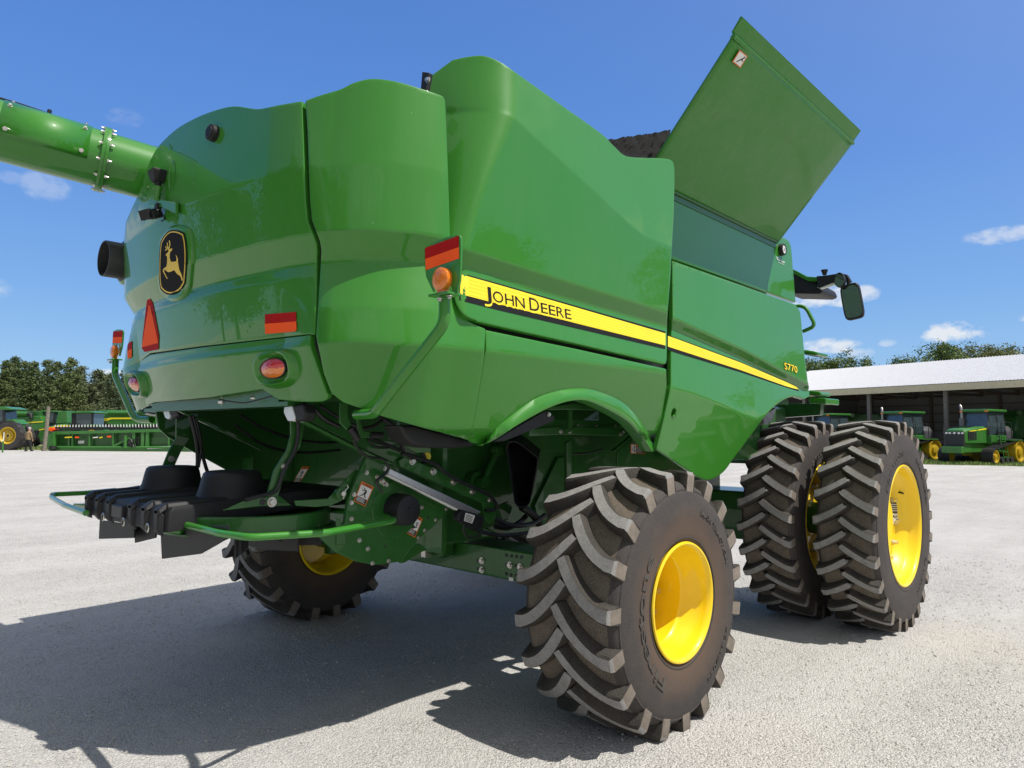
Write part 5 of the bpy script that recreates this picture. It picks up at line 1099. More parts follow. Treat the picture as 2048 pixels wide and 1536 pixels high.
# loose stones near the camera
rubber('loose_stone', (.34, .328, .305), (.60, .58, .54), ((.70, .68, .63), .35), 30, .95)
V, Fc = [], []
oc = [(1, 0, 0), (-1, 0, 0), (0, 1, 0), (0, -1, 0), (0, 0, 1), (0, 0, -1)]; of = [(0, 2, 4), (2, 1, 4), (1, 3, 4), (3, 0, 4), (2, 0, 5), (1, 2, 5), (3, 1, 5), (0, 3, 5)]
rs = random.Random(11)
for k in range(46000):
    z = 2.05+9*rs.random()**1.5; x = (rs.random()*2-1)*.78*z; p = CW(x, z)
    dn = noise.noise(Vector((p.x*.5, p.y*.5, 0)))+.6*noise.noise(Vector((p.x*2.1, p.y*2.1, 4)))
    if rs.random() > .60+.9*dn: continue
    s = (.0026+.0075*rs.random()**3.2)*(1+.07*z); o = len(V); a = rs.random()*6.28; c_, s_ = math.cos(a), math.sin(a)
    for (i, j, l) in oc:
        i, j, l = i*rs.uniform(.7, 1.35), j*rs.uniform(.6, 1.1), l*rs.uniform(.45, .9); V.append((p.x+(i*c_-j*s_)*s, p.y+(i*s_+j*c_)*s, l*s+s*.22))
    Fc += [tuple(q+o for q in f) for f in of]
st = meshobj('loose_stones', V, Fc, M['loose_stone']); tag(st, 'loose grey gravel stones scattered over the yard', 'gravel', kind='stuff')

# ------------------------------------------------------------------ trees
def leaf_mat(name, c1, c2):
    m, t, b = newmat(name); co = node(t, 'TexCoord'); gi = node(t, 'NewGeometry'); oi = node(t, 'ObjectInfo')
    n = node(t, 'TexNoise', Scale=1.1, Detail=3); t.links.new(co.outputs['Object'], n.inputs['Vector'])
    s = node(t, 'Math', operation='MULTIPLY_ADD'); t.links.new(gi.outputs['Random Per Island'], s.inputs[0]); s.inputs[1].default_value = .5; t.links.new(n.outputs[0], s.inputs[2])
    s2 = node(t, 'Math', operation='MULTIPLY_ADD'); t.links.new(oi.outputs['Random'], s2.inputs[0]); s2.inputs[1].default_value = .25; t.links.new(s.outputs[0], s2.inputs[2])
    t.links.new(ramp(t, s2.outputs[0], [(.45, c1), (1.0, c2)]), b.inputs['Base Color']); b.inputs['Roughness'].default_value = .65; b.inputs['Specular IOR Level'].default_value = .3
    MAT[name] = m
leaf_mat('pine_needles', (.036, .068, .026), (.115, .150, .050)); leaf_mat('pine_needles_grey', (.045, .075, .036), (.14, .165, .075)); leaf_mat('leaves', (.042, .092, .020), (.14, .19, .048)); leaf_mat('leaves_olive', (.06, .09, .024), (.17, .185, .06))
plain('bark', (.10, .075, .055), .9, var=.4, scale=12)
SZ = [1.0]
def tuft(mb, c, r, n, rng, flat=.7, m=0):
    for _ in range(n):
        d = Vector((rng.gauss(0, 1), rng.gauss(0, 1), rng.gauss(0, flat))).normalized(); p = c+d*r*rng.random()**.5
        a = Vector((rng.gauss(0, 1), rng.gauss(0, 1), rng.gauss(0, .6))).normalized(); b = a.cross(d+Vector((.01, .02, .03))).normalized(); s = rng.uniform(.10, .22)*SZ[0]
        mb.add([p-a*s, p+b*s*.55, p+a*s*1.1, p-b*s*.45], [(0, 1, 2, 3)], m)
def pine(H, seed, mat, wide=.27):
    rng = random.Random(seed); mb = MB(); tr = MB(); lean = Vector((rng.uniform(-.3, .3), rng.uniform(-.3, .3), 0))
    tr.tube([Vector((0, 0, -.1)), lean*.3+Vector((0, 0, H*.35)), lean*.7+Vector((0, 0, H*.7)), lean+Vector((0, 0, H*.98))], [.20, .15, .09, .02], 8)
    z = H*.07; k = 0
    while z < H*.985:
        f = z/H; R_ = H*wide*1.12*(1-f)**.68*(1 if f > .22 else .80+f*.9)*rng.uniform(.8, 1.15)+.12; nb = max(3, int(7-3*f))
        for j in range(nb):
            if rng.random() < .06: continue
            t = 6.283*(j+rng.random()*.7)/nb+k; L = R_*rng.uniform(.62, 1.15); d = Vector((math.cos(t), math.sin(t), rng.uniform(-.05, .30)))
            base = lean*f+Vector((0, 0, z)); tip = base+d*L
            tr.tube([base, base+d*L*.55+Vector((0, 0, -.03*L)), tip+Vector((0, 0, .10*L))], [.035*(1-f)+.012, .02, .006], 5)
            ns = max(2, int(L/.34))
            for q in range(ns):
                a = .30+.75*(q+rng.random()*.5)/ns; c = base+d*L*a+Vector((0, 0, .10*L*a*a-.02)); tuft(mb, c+Vector((rng.gauss(0, .16), rng.gauss(0, .16), rng.gauss(0, .10))), .34+.20*L*(1-a*.5), int(26+15*L*.5), rng, .6)
        z += H*.043*rng.uniform(.8, 1.2)*(1.1-.35*f); k += 1.3
    for _ in range(10): tuft(mb, lean+Vector((rng.gauss(0, .12), rng.gauss(0, .12), H*(.95+.05*rng.random()))), .16, 5, rng, 1.2)
    return mb, tr
def broad(H, seed, W_):
    rng = random.Random(seed); mb = MB(); tr = MB(); tr.tube([Vector((0, 0, -.2)), Vector((.1, 0, H*.3)), Vector((rng.uniform(-.3, .3), .1, H*.72))], [.34, .26, .1], 8)
    for i in range(44):
        f = rng.random(); t = rng.uniform(0, 6.28); z = H*(.28+.66*f); R_ = W_*(math.sin(math.pi*(.16+.80*f))**.6)*rng.uniform(.35, 1.0); c = Vector((math.cos(t)*R_, math.sin(t)*R_, z+rng.uniform(-.4, .4)))
        tr.tube([Vector((0, 0, H*.3+.3*f*H)), c*.6+Vector((0, 0, z*.35)), c], [.09, .05, .015], 5); r = rng.uniform(.8, 1.5)*W_/3.4
        for q in range(9):
            d = Vector((rng.gauss(0, 1), rng.gauss(0, 1), rng.gauss(0, .8))).normalized(); tuft(mb, c+d*r*rng.uniform(.3, 1), r*.5, 34, rng, .8)
    return mb, tr
def tree(name, bm, mats, label, group, loc, rz, s=1):
    t = thing(name, label, 'tree', loc, rz, group); t.scale = (s, s, s); bm[1].build('trunk', M['bark'], t, smooth=60); bm[0].build('crown', M[mats], t); return t
PL = ['dark pine tree with pointed top at the far left edge of the photo', 'tallest dark pine tree above the yellow wheeled tractor', 'dark pine tree behind the walking man', 'bushy pine tree just left of the wooden pole', 'pine tree standing right behind the wooden pole', 'dense pine tree left of the centre of the pine row', 'pointed pine tree above the parked tractor cab', 'grey green pine tree above the right parked combine', 'shorter pine tree beside the hopper of the right parked combine', 'thin pine tree beside the left amber beacon', 'low pine tree at the right end of the pine row', 'far right pine tree partly hidden by the big combine']
tops = [(4, 727), (28, 720), (46, 727), (66, 728), (90, 726), (112, 728), (134, 724), (160, 737), (190, 743), (226, 750), (252, 744), (290, 740)]
protos = {}
for i, (u, v) in enumerate(tops):
    D = 92+5*((i*7) % 3); H = (864-v)*D/FPX+CAMH; k = i % 4; mm = 'pine_needles' if i not in (7, 8, 9) else 'pine_needles_grey'; SZ[0] = .74; p = CP(u, D)
    t = tree('pine_tree', pine(H, 20+i, mm, .25+.03*(i % 3)), mm, PL[i], 'pine trees in a row beyond the yard', p, i*1.1)
for i, u in enumerate((16, 57, 100, 148, 208, 270)):         # a second, lower rank fills the row
    D = 104; p = CP(u, D); H = (864-748-6*(i % 3))*D/FPX+CAMH
    tree('pine_tree', pine(H, 60+i, 'pine_needles', .33), 'pine_needles', 'pine tree of the shaded second rank, its top between two front pines', 'pine trees of the shaded rear rank', p, i*2.2)
BL = ['dark leafy tree just right of the big combine, behind the shed', 'small leafy tree against the clouds behind the shed', 'rounded leafy tree left of the gap in the treetops', 'low leafy tree at the gap over the shed roof', 'leafy tree right of the sky gap above the shed roof', 'tall leafy tree with a pointed crown above the white roof', 'highest leafy tree above the middle of the white roof', 'wide olive leafy tree above the white roof', 'olive leafy tree over the second shed post', 'leafy tree above the nearer tracked tractor', 'leafy tree at the right edge of the photo', 'tall leafy tree just outside the right edge above the roof']
SZ[0] = 1.0
for i, (u, v, W_) in enumerate([(1625, 722, 3.6), (1657, 714, 3.0), (1705, 705, 4.0), (1752, 728, 3.4), (1815, 716, 3.6), (1848, 702, 4.0), (1890, 688, 4.6), (1930, 692, 4.6), (1972, 690, 5), (2010, 694, 4.6), (2044, 698, 4.6), (2090, 690, 5)]):
    D = 108+4*(i % 3); H = (871-v)*D/FPX+CAMH; mm = 'leaves' if i < 7 else 'leaves_olive'
    tree('leafy_tree', broad(H, 90+i, W_*1.25), mm, BL[i], 'leafy trees behind the machine shed', CP(u, D), i*.9)

# trees beside and behind the photographer's back, mirrored in the glossy paint
_bt = [o for o in COL.objects if o.name.startswith('leafy_tree')]
for i, (x, y, k) in enumerate([(-19, 3, .95), (-22, 8, 1.05), (-20, 13, .9), (-25, 18, 1.1), (-21, 24, 1.0), (-27, -4, 1.0), (-23, 31, 1.1), (-31, 12, 1.25), (-33, 25, 1.2),
                               (75, -28, 1.0), (62, -40, 1.1), (48, -52, 1.0), (34, -62, 1.15), (18, -66, 1.0), (0, -70, 1.1), (86, -20, 1.1), (55, -60, 1.2), (26, -78, 1.2)]):
    c = copy_tree(_bt[i % 7+(0 if i < 9 else 4)]); c.location = (x, y, 0); c.scale = (k*.85,)*3; c.rotation_euler = (0, 0, i*1.7)
    c['label'] = 'leafy tree outside the photo, seen only as a green reflection in the rear hood' if i < 9 else 'leafy tree outside the photo, seen only as a dim reflection in the side panels'
    c['group'] = 'trees mirrored in the rear hood' if i < 9 else 'trees mirrored in the side panels'
# ------------------------------------------------------------------ machine shed on the right
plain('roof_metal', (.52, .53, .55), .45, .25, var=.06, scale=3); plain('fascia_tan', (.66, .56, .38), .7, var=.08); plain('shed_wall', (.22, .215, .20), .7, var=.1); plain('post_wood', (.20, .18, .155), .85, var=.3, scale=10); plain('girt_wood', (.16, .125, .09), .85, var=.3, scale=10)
E_ = (R0*.544-F0*.838).normalized(); B_ = (R0*.838+F0*.544).normalized(); S0 = CW(24.2, 68.9); S0.z = 0
shed = thing('machine_shed', 'long open-fronted shed with white metal roof and tan fascia', 'shed', S0, math.atan2(E_.y, E_.x))
# local axes: x along the front (towards the viewer), y = into the shed when B_ is left of E_, else mirrored
sy = 1 if E_.cross(B_).z > 0 else -1
LEN, DEP, EV, RG = 62, 16, 6.0, 8.46
mb = MB(); rb = []
nrib = 270
def rp(x, y): return Vector((x, sy*y, EV+(RG-EV)*(1-abs(y-DEP/2)/(DEP/2))))
for k in range(nrib):                                       # ribbed sheets
    x0, x1 = -.5+(LEN+1)*k/nrib, -.5+(LEN+1)*(k+1)/nrib; xa = x0+(x1-x0)*.78; xb = x0+(x1-x0)*.89
    for (ya, yb) in ((-.5, DEP/2), (DEP/2, DEP+.5)):
        def q(x, y, h=0): p = rp(x, y); p.z += h; return p
        mb.add([q(x0, ya), q(xa, ya), q(xb, ya, .05), q(x1, ya), q(x1, yb), q(xb, yb, .05), q(xa, yb), q(x0, yb)], [(0, 1, 6, 7), (1, 2, 5, 6), (2, 3, 4, 5)])
mb.build('roof', M['roof_metal'], shed)
mb = MB(); mb.box2((-.5, -sy*.60, 5.30), (LEN+.5, -sy*.54, 5.80)); 
for k in range(160): x = k*LEN/160; mb.box2((x, -sy*.615, 5.30), (x+.04, -sy*.60, 5.80))
mb.build('fascia', M['fascia_tan'], shed)
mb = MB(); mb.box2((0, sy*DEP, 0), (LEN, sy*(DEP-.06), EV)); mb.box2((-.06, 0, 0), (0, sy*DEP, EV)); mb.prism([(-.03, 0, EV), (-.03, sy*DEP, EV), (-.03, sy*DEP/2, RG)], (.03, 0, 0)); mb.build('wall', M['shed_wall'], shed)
mb = MB()
for k in range(7): z = .6+.85*k; mb.box2((0, sy*(DEP-.10), z), (LEN, sy*(DEP-.07), z+.14))
for k in range(11): x = 1.5+6.13*k/1; mb.box2((x, sy*(DEP-.34), 0), (x+.22, sy*(DEP-.11), EV))
mb.build('wall_girts', M['girt_wood'], shed)
mb = MB()
for k in range(21): x = .1+3.06*k; mb.box2((x, 0, EV-.45), (x+.06, sy*DEP, EV-.25)); mb.prism([(x, 0, EV-.1), (x, sy*DEP/2, RG-.12), (x, sy*DEP/2, RG-.3), (x, 0, EV-.3)], (.06, 0, 0)); mb.prism([(x, sy*DEP, EV-.1), (x, sy*DEP/2, RG-.12), (x, sy*DEP/2, RG-.3), (x, sy*DEP, EV-.3)], (.06, 0, 0))
mb.build('trusses', M['girt_wood'], shed)
for k in range(10):
    x = 10.57+6.13*(k-1) if k else 4.44
    mb = MB(); mb.box2((x-.14, 0, 0), (x+.14, sy*.24, 5.5)); mb.box2((x-.2, -sy*.03, 0), (x+.2, sy*.27, 2.6)); mb.build('post', M['post_wood'], shed)
# ------------------------------------------------------------------ tracked tractors (x forward, y left)
plain('track_rubber', (.022, .022, .023), .7, var=.3, scale=5); plain('tank_grey', (.10, .10, .11), .35, coat=.5, var=.2); plain('chrome', (.6, .6, .6), .25, .9, var=.1)
plain('tractor_glass', (.05, .075, .085), .06, coat=1, var=.25, scale=2); plain('amber', (.75, .22, .01), .3); plain('grille_black', (.018, .018, .019), .55, var=.2)
paint('rim_yellow', (.52, .35, .015), .15, .4, .4, scratch=False)
def tracked_tractor(name, label):
    t = thing(name, label, 'tractor', group='tracked tractors by the shed'); G = M['far_green']
    mb = MB(); sec = lambda x, w, z0, z1: [Vector((x, -w, z0)), Vector((x, w, z0)), Vector((x, w, z1-.12)), Vector((x, w*.72, z1)), Vector((x, -w*.72, z1)), Vector((x, -w, z1-.12))]
    mb.ring([sec(.75, .68, 1.35, 2.52), sec(2.2, .68, 1.35, 2.46), sec(3.45, .64, 1.35, 2.32), sec(3.66, .60, 1.4, 2.22)]); hood_ = mb.build('hood', G, t, bevel=.05, smooth=40)
    mb = MB(); mb.box2((3.60, -.60, 1.02), (3.74, .60, 2.12)); mb.build('grille', M['grille_black'], t, bevel=.06)
    for y in (-.5, -.28, 0, .28, .5): mb = MB(); mb.ico((3.75, y, 2.02), .07, sc=(.4, 1.3, .8), sub=2); mb.build('head_lamp', M['clear_lens'], t, smooth=60)
    mb = MB()
    for k in range(4): mb.box2((2.3+.28*k, .675, 1.6), (2.5+.28*k, .69, 2.15)); mb.box2((2.3+.28*k, -.69, 1.6), (2.5+.28*k, -.675, 2.15))
    for y in (-.25, .25): mb.box2((1.9, y-.18, 2.47), (2.9, y+.18, 2.485))
    mb.build('hood_vents', M['grille_black'], t)['kind'] = 'stuff'
    mb = MB(); mb.prism([(.9, .688, 2.30), (3.2, .665, 2.12), (3.2, .665, 2.17), (.9, .688, 2.38)], (0, .004, 0)); mb.prism([(.9, -.688, 2.30), (3.2, -.665, 2.12), (3.2, -.665, 2.17), (.9, -.688, 2.38)], (0, -.004, 0)); mb.build('hood_stripe', M['decal_yellow'], hood_)
    mb = MB(); mb.box2((-2.4, -.5, .75), (3.5, .5, 1.4)); mb.box2((-1.2, -.95, 1.3), (.9, .95, 1.9)); mb.box2((3.3, -.45, .7), (3.75, .45, 1.1)); mb.build('frame', G, t, bevel=.05)
    mb = MB(); mb.box2((3.75, -.62, .72), (4.2, .62, 1.16)); mb.build('front_weight', G, t, bevel=.04)
    mb = MB(); mb.ring([[Vector((x, y, 1.88)) for x, y in ((-1.15, -.85), (.85, -.75), (.85, .75), (-1.15, .85))], [Vector((x, y, 2.5)) for x, y in ((-1.2, -.92), (.95, -.82), (.95, .82), (-1.2, .92))], [Vector((x, y, 3.5)) for x, y in ((-1.1, -.80), (.75, -.72), (.75, .72), (-1.1, .80))]]); cb = mb.build('cab', M['tractor_glass'], t, bevel=.04)
    for x, y, x2, y2 in ((.9, .80, .76, .73), (.9, -.80, .76, -.73), (-1.15, .9, -1.1, .8), (-1.15, -.9, -1.1, -.8), (-.15, .88, -.15, .77)): mb = MB(); mb.tube([(x, y, 1.9), (x2, y2, 3.5)], .055, 6); mb.build('cab_pillar', M['grille_black'], cb)
    mb = MB(); mb.ring([[Vector((x, y, z)) for x, y in ((-1.4, -.95), (1.05, -.90), (1.15, -.6), (1.15, .6), (1.05, .90), (-1.4, .95))] for z in (3.48, 3.66)]); rf = mb.build('roof', G, t, bevel=.05)
    for y in (-.78, .78): mb = MB(); mb.box((1.12, y, 3.52), (.08, .2, .09)); mb.build('amber_lamp', M['amber'], rf)
    mb = MB(); mb.cyl((1.05, -.80, 1.7), (1.05, -.80, 3.05), .17, 16); mb.build('muffler', M['tank_grey'], t, smooth=40)
    mb = MB(); mb.tube([(1.05, -.80, 3.05), (1.05, -.80, 3.6), (1.0, -.86, 3.85), (.92, -.95, 3.95)], .085, 12); mb.build('exhaust_pipe', M['bare_steel'], t, smooth=40)
    for s in (-1, 1):
        mb = MB(); cs = [(-1.35, .84, .80), (2.05, .52, .49)]; L = []
        a = math.atan2(cs[1][1]-cs[0][1], cs[1][0]-cs[0][0])
        th = math.acos((cs[0][2]-cs[1][2])/math.hypot(cs[1][0]-cs[0][0], cs[1][1]-cs[0][1]))
        for k in range(17): q = a+th+(2*math.pi-2*th)*k/16; L.append((cs[0][0]+cs[0][2]*math.cos(q), cs[0][1]+cs[0][2]*math.sin(q)))
        for k in range(13): q = a-th+2*th*k/12; L.append((cs[1][0]+cs[1][2]*math.cos(q), cs[1][1]+cs[1][2]*math.sin(q)))
        y0, y1 = s*1.0, s*1.72; n_ = len(L); inn = [(cs[0][0]+(x-cs[0][0])*.93 if x < .3 else cs[1][0]+(x-cs[1][0])*.90, cs[0][1]+(z-cs[0][1])*.93 if x < .3 else cs[1][1]+(z-cs[1][1])*.90) for x, z in L]
        mb.ring([[Vector((x, y, z)) for x, z in l] for y, l in ((y0, inn), (y0, L), (y1, L), (y1, inn), (y0, inn))], 0, caps=False)
        for k in range(n_):
            p, q = Vector((L[k][0], 0, L[k][1])), Vector((L[(k+1) % n_][0], 0, L[(k+1) % n_][1])); d = (q-p).length; m_ = max(1, int(d/.2))
            for j in range(m_):
                c = p+(q-p)*((j+.5)/m_); nn_ = Vector((-(q-p).z, 0, (q-p).x)).normalized(); nn_ = nn_ if nn_.dot(c-Vector((.3, 0, .7))) > 0 else -nn_; tt = (q-p).normalized()
                mb.prism([c+Vector((0, y0, 0))-tt*.035, c+Vector((0, y0, 0))+tt*.035, c+Vector((0, (y0+y1)/2, 0))+tt*.13, c+Vector((0, (y0+y1)/2, 0))+tt*.06], nn_*.05); mb.prism([c+Vector((0, y1, 0))-tt*.035, c+Vector((0, y1, 0))+tt*.035, c+Vector((0, (y0+y1)/2, 0))+tt*.13, c+Vector((0, (y0+y1)/2, 0))+tt*.06], nn_*.05)
        tk = mb.build('track', M['track_rubber'], t, smooth=30)
        for (x, z, r) in cs:
            mb = MB(); ya, yb = (y0+s*.05, y1-s*.03); mb.lathe([(ya, r*.91), (yb, r*.91), (yb, r*.80), (yb-s*.10, r*.76), (yb-s*.10, r*.36), (yb+s*.02, r*.34), (yb+s*.04, r*.26), (yb+s*.04, .01)], (x, 0, z), 'Y', 32); mb.lathe([(ya, r*.91), (ya, .01)], (x, 0, z), 'Y', 24); mb.build('drive_wheel', M['rim_yellow'], tk, smooth=35)
        for x in (-.3, .35, 1.0): mb = MB(); mb.cyl((x, y0+s*.1, .26), (x, y1-s*.08, .26), .21, 18); mb.build('mid_roller', M['track_rubber'], tk, smooth=40)
    mb = MB(); mb.ring([[Vector((x, y, z)) for y, z in ((-.8, 1.45), (.8, 1.45), (.85, 2.2), (.6, 2.55), (-.6, 2.55), (-.85, 2.2))] for x in (-1.35, -2.35)]+[[Vector((-2.6, y*.7, z*.92)) for y, z in ((-.8, 1.5), (.8, 1.5), (.85, 2.1), (.6, 2.4), (-.6, 2.4), (-.85, 2.1))]]); mb.build('fuel_tank', M['tank_grey'], t, bevel=.06, smooth=40)
    mb = MB()
    for k in range(5): mb.box2((.15, 1.35-.05*k, .45+.34*k), (.75, 1.62-.05*k, .50+.34*k))
    for x in (.15, .75): mb.tube([(x, 1.6, .4), (x, 1.35, 1.95)], .03, 6)
    mb.build('ladder', G, t)
    mb = MB(); mb.tube([(-1.3, 1.2, 1.6), (-1.3, 1.2, 2.75), (-.5, 1.2, 2.8), (.1, 1.2, 2.75), (.1, 1.2, 1.6)], .025, 6); mb.build('grab_rail', M['grille_black'], t)
    mb = MB(); mb.tube([(.82, 1.45, 1.0), (.86, 1.3, 2.6)], .025, 6); mb.build('grab_rail', M['grille_black'], t)
    for y in (1.35, -1.35): mb = MB(); mb.box2((-1.6, y-.4, 1.55), (.1, y+.4, 1.62)); mb.build('fender', G, t, bevel=.02)
    return t
def face(o, u, D, ang):
    """stand a thing at pixel column u, D metres ahead, its nose turned ang degrees from straight at the viewer"""
    o.location = CP(u, D); d = -F0; o.rotation_euler = (0, 0, math.atan2(d.y, d.x)+rad(ang)); return o
t1 = tracked_tractor('tracked_tractor', 'nearer tracked tractor with open ladder, parked on grass before the shed'); face(t1, 1964, 49.0, -58)
t2 = copy_tree(t1); t2['label'] = 'second tracked tractor, half hidden by the outer front tyre'; face(t2, 1803, 54, -66)
t3 = copy_tree(t1); t3['label'] = 'third tracked tractor, only its green cab roof above the inner tyre'; face(t3, 1660, 60, -66)
# combines standing inside the shed
def shed_combine(name, label, ang, u, D):
    t = thing(name, label, 'combine harvester', group='combines parked in the shed'); G = M['far_green']
    mb = MB(); mb.ring([[Vector((x, y*w, z)) for y, z in ((-1.5, 1.7), (1.5, 1.7), (1.65, 2.6), (1.6, 3.5), (1.2, 4.0), (-1.2, 4.0), (-1.6, 3.5), (-1.65, 2.6))] for x, w in ((-3.4, .86), (-3.1, .97), (0, 1), (2.2, 1))]); bd = mb.build('body', G, t, bevel=.08, smooth=40)
    mb = MB(); mb.box2((-3.0, -1.2, 1.0), (2.0, 1.2, 1.75)); mb.build('chassis', M['grille_black'], t)
    mb = MB(); mb.prism([(-3.42, -.32, 2.35), (-3.42, .32, 2.35), (-3.42, 0, 2.90)], (-.012, 0, 0)); mb.build('slow_vehicle_triangle', M['reflector_orange'], bd)
    mb = MB(); mb.lathe([(-3.425, .26), (-3.432, .24), (-3.432, .22), (-3.425, .20)], (0, 0, 3.28), 'X', 24); mb.prism([(-3.42, -.12, 3.2), (-3.42, .1, 3.22), (-3.42, .14, 3.36), (-3.42, .02, 3.32), (-3.42, -.06, 3.44), (-3.42, -.08, 3.3)], (-.012, 0, 0)); mb.build('emblem', M['emblem_gold'], bd)
    for y in (-1.2, 1.2): mb = MB(); mb.box((-3.36, y, 2.35), (.03, .32, .1)); mb.build('reflector', M['reflector_red'], bd)
    for x, r, w in ((-1.6, .75, .6), (2.0, .95, .75)):
        for s in (-1, 1): mb = MB(); mb.lathe([(-w/2, r*.5), (-w/2, r*.93), (-w*.3, r), (w*.3, r), (w/2, r*.93), (w/2, r*.5)], (x, s*1.5, r), 'Y', 32); wl = mb.build('wheel', M['black_rubber'], t, smooth=40); mb = MB(); mb.lathe([(-w*.45, r*.52), (-w*.2, r*.4), (-w*.2, .01)], (x, s*1.5, r), 'Y', 24); mb.lathe([(w*.45, r*.52), (w*.2, r*.4), (w*.2, .01)], (x, s*1.5, r), 'Y', 24); mb.build('rim', M['rim_yellow'], wl, smooth=40)
    mb = MB(); mb.box2((2.2, -.9, 2.0), (3.9, .9, 3.7)); mb.build('cab', M['tractor_glass'], t, bevel=.1)
    mb = MB(); mb.cyl((1.0, 1.5, 3.9), (-4.6, 1.8, 3.8), .2, 16); mb.build('unloading_auger', G, t, smooth=40)
    d = F0; t.location = CP(u, D); t.rotation_euler = (0, 0, math.atan2(d.y, d.x)+rad(ang)); return t
shed_combine('parked_combine', 'shaded green combine with orange triangle in the shed, behind the nearer tractor', -8, 2025, 63)
shed_combine('parked_combine', 'dark green combine deep in the shed, above the inner tyre', -8, 1712, 74)
# ------------------------------------------------------------------ far left: parked machines, posts, the man
RZ = math.atan2(R0.y, R0.x)
def LT(name, label, cat, u, D, group=None): return thing(name, label, cat, CP(u, D), RZ, group)
def px2(u0, D, base):                                       # pixel -> local (x right, z up) of a thing standing at column u0
    x0 = (u0-1024)/FPX*D; hz = base-CAMH*FPX/D               # y: metres beyond the thing's own plane (negative = towards the viewer)
    return lambda u, v, y=0: ((u-1024)/FPX*(D+y)-x0, CAMH-(v-hz)*(D+y)/FPX)
def lplate(mb, f, pts, y0, y1, m=0): return mb.prism([(f(u, v, y0)[0], y0, f(u, v, y0)[1]) for u, v in pts], (0, y1-y0, 0), m)
plain('field_tyre', (.045, .042, .04), .85, var=.35, scale=8)
def far_wheel(par, x, y, z, r, w, dished=True):
    mb = MB(); n = 30
    mb.lathe([(-w/2, r*.56), (-w*.52, r*.75), (-w/2, r*.93), (-w*.3, r*.965), (w*.3, r*.965), (w/2, r*.93), (w/2, r*.56)], (x, y, z), 'Y', 48)
    for k in range(n):
        a = 2*math.pi*k/n; b = a+.16; sy_ = 1 if k % 2 else -1
        q = lambda t, r_, yy: Vector((x+r_*math.cos(t), y+yy, z+r_*math.sin(t)))
        mb.add([q(a, r*.95, 0), q(a+.07, r*.95, 0), q(b+.07, r*.95, sy_*w*.5), q(b, r*.95, sy_*w*.5), q(a, r, 0), q(a+.07, r, 0), q(b+.07, r*.985, sy_*w*.5), q(b, r*.985, sy_*w*.5)], [(4, 5, 6, 7), (0, 1, 5, 4), (1, 2, 6, 5), (2, 3, 7, 6), (3, 0, 4, 7)])
    wl = mb.build('wheel', M['field_tyre'], par, smooth=30)
    mb = MB(); mb.lathe([(-w*.48, r*.57), (-w*.50, r*.60), (-w*.52, r*.56), (-w*.40, r*.50), (-w*.15, r*.44), (-w*.12, r*.36), (-w*.30, r*.33), (-w*.30, r*.17), (-w*.36, r*.15), (-w*.36, .01)], (x, y, z), 'Y', 40)
    mb.lathe([(w*.48, r*.57), (w*.2, r*.44), (w*.2, .01)], (x, y, z), 'Y', 32); rm = mb.build('rim', M['rim_yellow'], wl, smooth=35)
    mb = MB(); mb.cyl((x, y-w*.37, z), (x, y-w*.42, z), r*.09, 16)
    for k in range(8): t = 2*math.pi*k/8; mb.cyl((x+r*.25*math.cos(t), y-w*.31, z+r*.25*math.sin(t)), (x+r*.25*math.cos(t), y-w*.35, z+r*.25*math.sin(t)), r*.025, 8)
    mb.build('hub', M['grille_black'], rm); return wl
G = M['far_green']
# --- long grain header lying along the yard edge
D = 55; hd = LT('grain_header', 'long green harvester header lying along the gravel edge behind the wooden pole', 'header', 97, D); f = px2(97, D, 906); k = D/FPX
mb = MB(); lplate(mb, f, [(112, 897), (560, 893), (560, 905), (112, 906.5)], -.25, .25); mb.tube([(.6, -.25, .28), (17.5, -.25, .36)], .10, 8); mb.build('bottom_tube', G, hd, smooth=40, bevel=.02)
mb = MB(); lplate(mb, f, [(112, 868), (300, 862), (560, 860), (560, 866), (300, 868), (112, 874)], -.30, .2); top = mb.build('top_beam', G, hd, bevel=.02)
mb = MB(); lplate(mb, f, [(112, 872), (560, 863), (560, 897), (112, 900)], .15, .2); mb.build('back_sheet', M['green_frame'], hd)
mb = MB(); lplate(mb, f, [(98, 875), (104, 871), (111, 869), (111, 906), (101, 905), (98, 897)], -.45, 1.6); mb.build('end_shield', G, hd, bevel=.04)
mb = MB(); lplate(mb, f, [(112, 876), (124, 872), (119, 872), (112, 880)], -.2, .2); mb.build('corner_gusset', G, hd)
for u in (141, 148, 182, 229, 270, 288, 297, 340, 385, 430):
    mb = MB(); w = 1.2 if u not in (270, 288, 297) else 3; lplate(mb, f, [(u-w, 868), (u+w, 868), (u+w, 900), (u-w, 900)], -.24, -.02); mb.build('upright', G if u not in (141, 148) else M['green_frame'], hd)
for u in (157, 221): mb = MB(); lplate(mb, f, [(u-4, 877.5-(u-157)*.03), (u+4, 877.5-(u-157)*.03), (u+4, 880.5-(u-157)*.03), (u-4, 880.5-(u-157)*.03)], -.315, -.302); mb.build('reflector', M['reflector_orange'], top)
for u, w, m in ((140, 7, 'decal_yellow'), (194, 5, 'label_white'), (205, 3, 'decal_yellow')): mb = MB(); lplate(mb, f, [(u-w, 878.5), (u+w, 877.5), (u+w, 879.5), (u-w, 880.5)], -.315, -.302); mb.build('decal', M[m], top)
mb = MB(); lplate(mb, f, [(160, 886), (172, 885.5), (172, 891), (160, 891.5)], .12, .145); mb.build('rating_plate', M['label_white'], hd)
mb = MB(); lplate(mb, f, [(300, 878), (345, 876), (345, 892), (300, 893)], .05, .14); mb.build('access_panel', M['green_frame'], hd)
mb = MB(); lplate(mb, f, [(298, 897), (350, 895), (350, 899), (298, 901)], -.32, -.26); mb.build('skid_strip', M['aluminium'], hd)
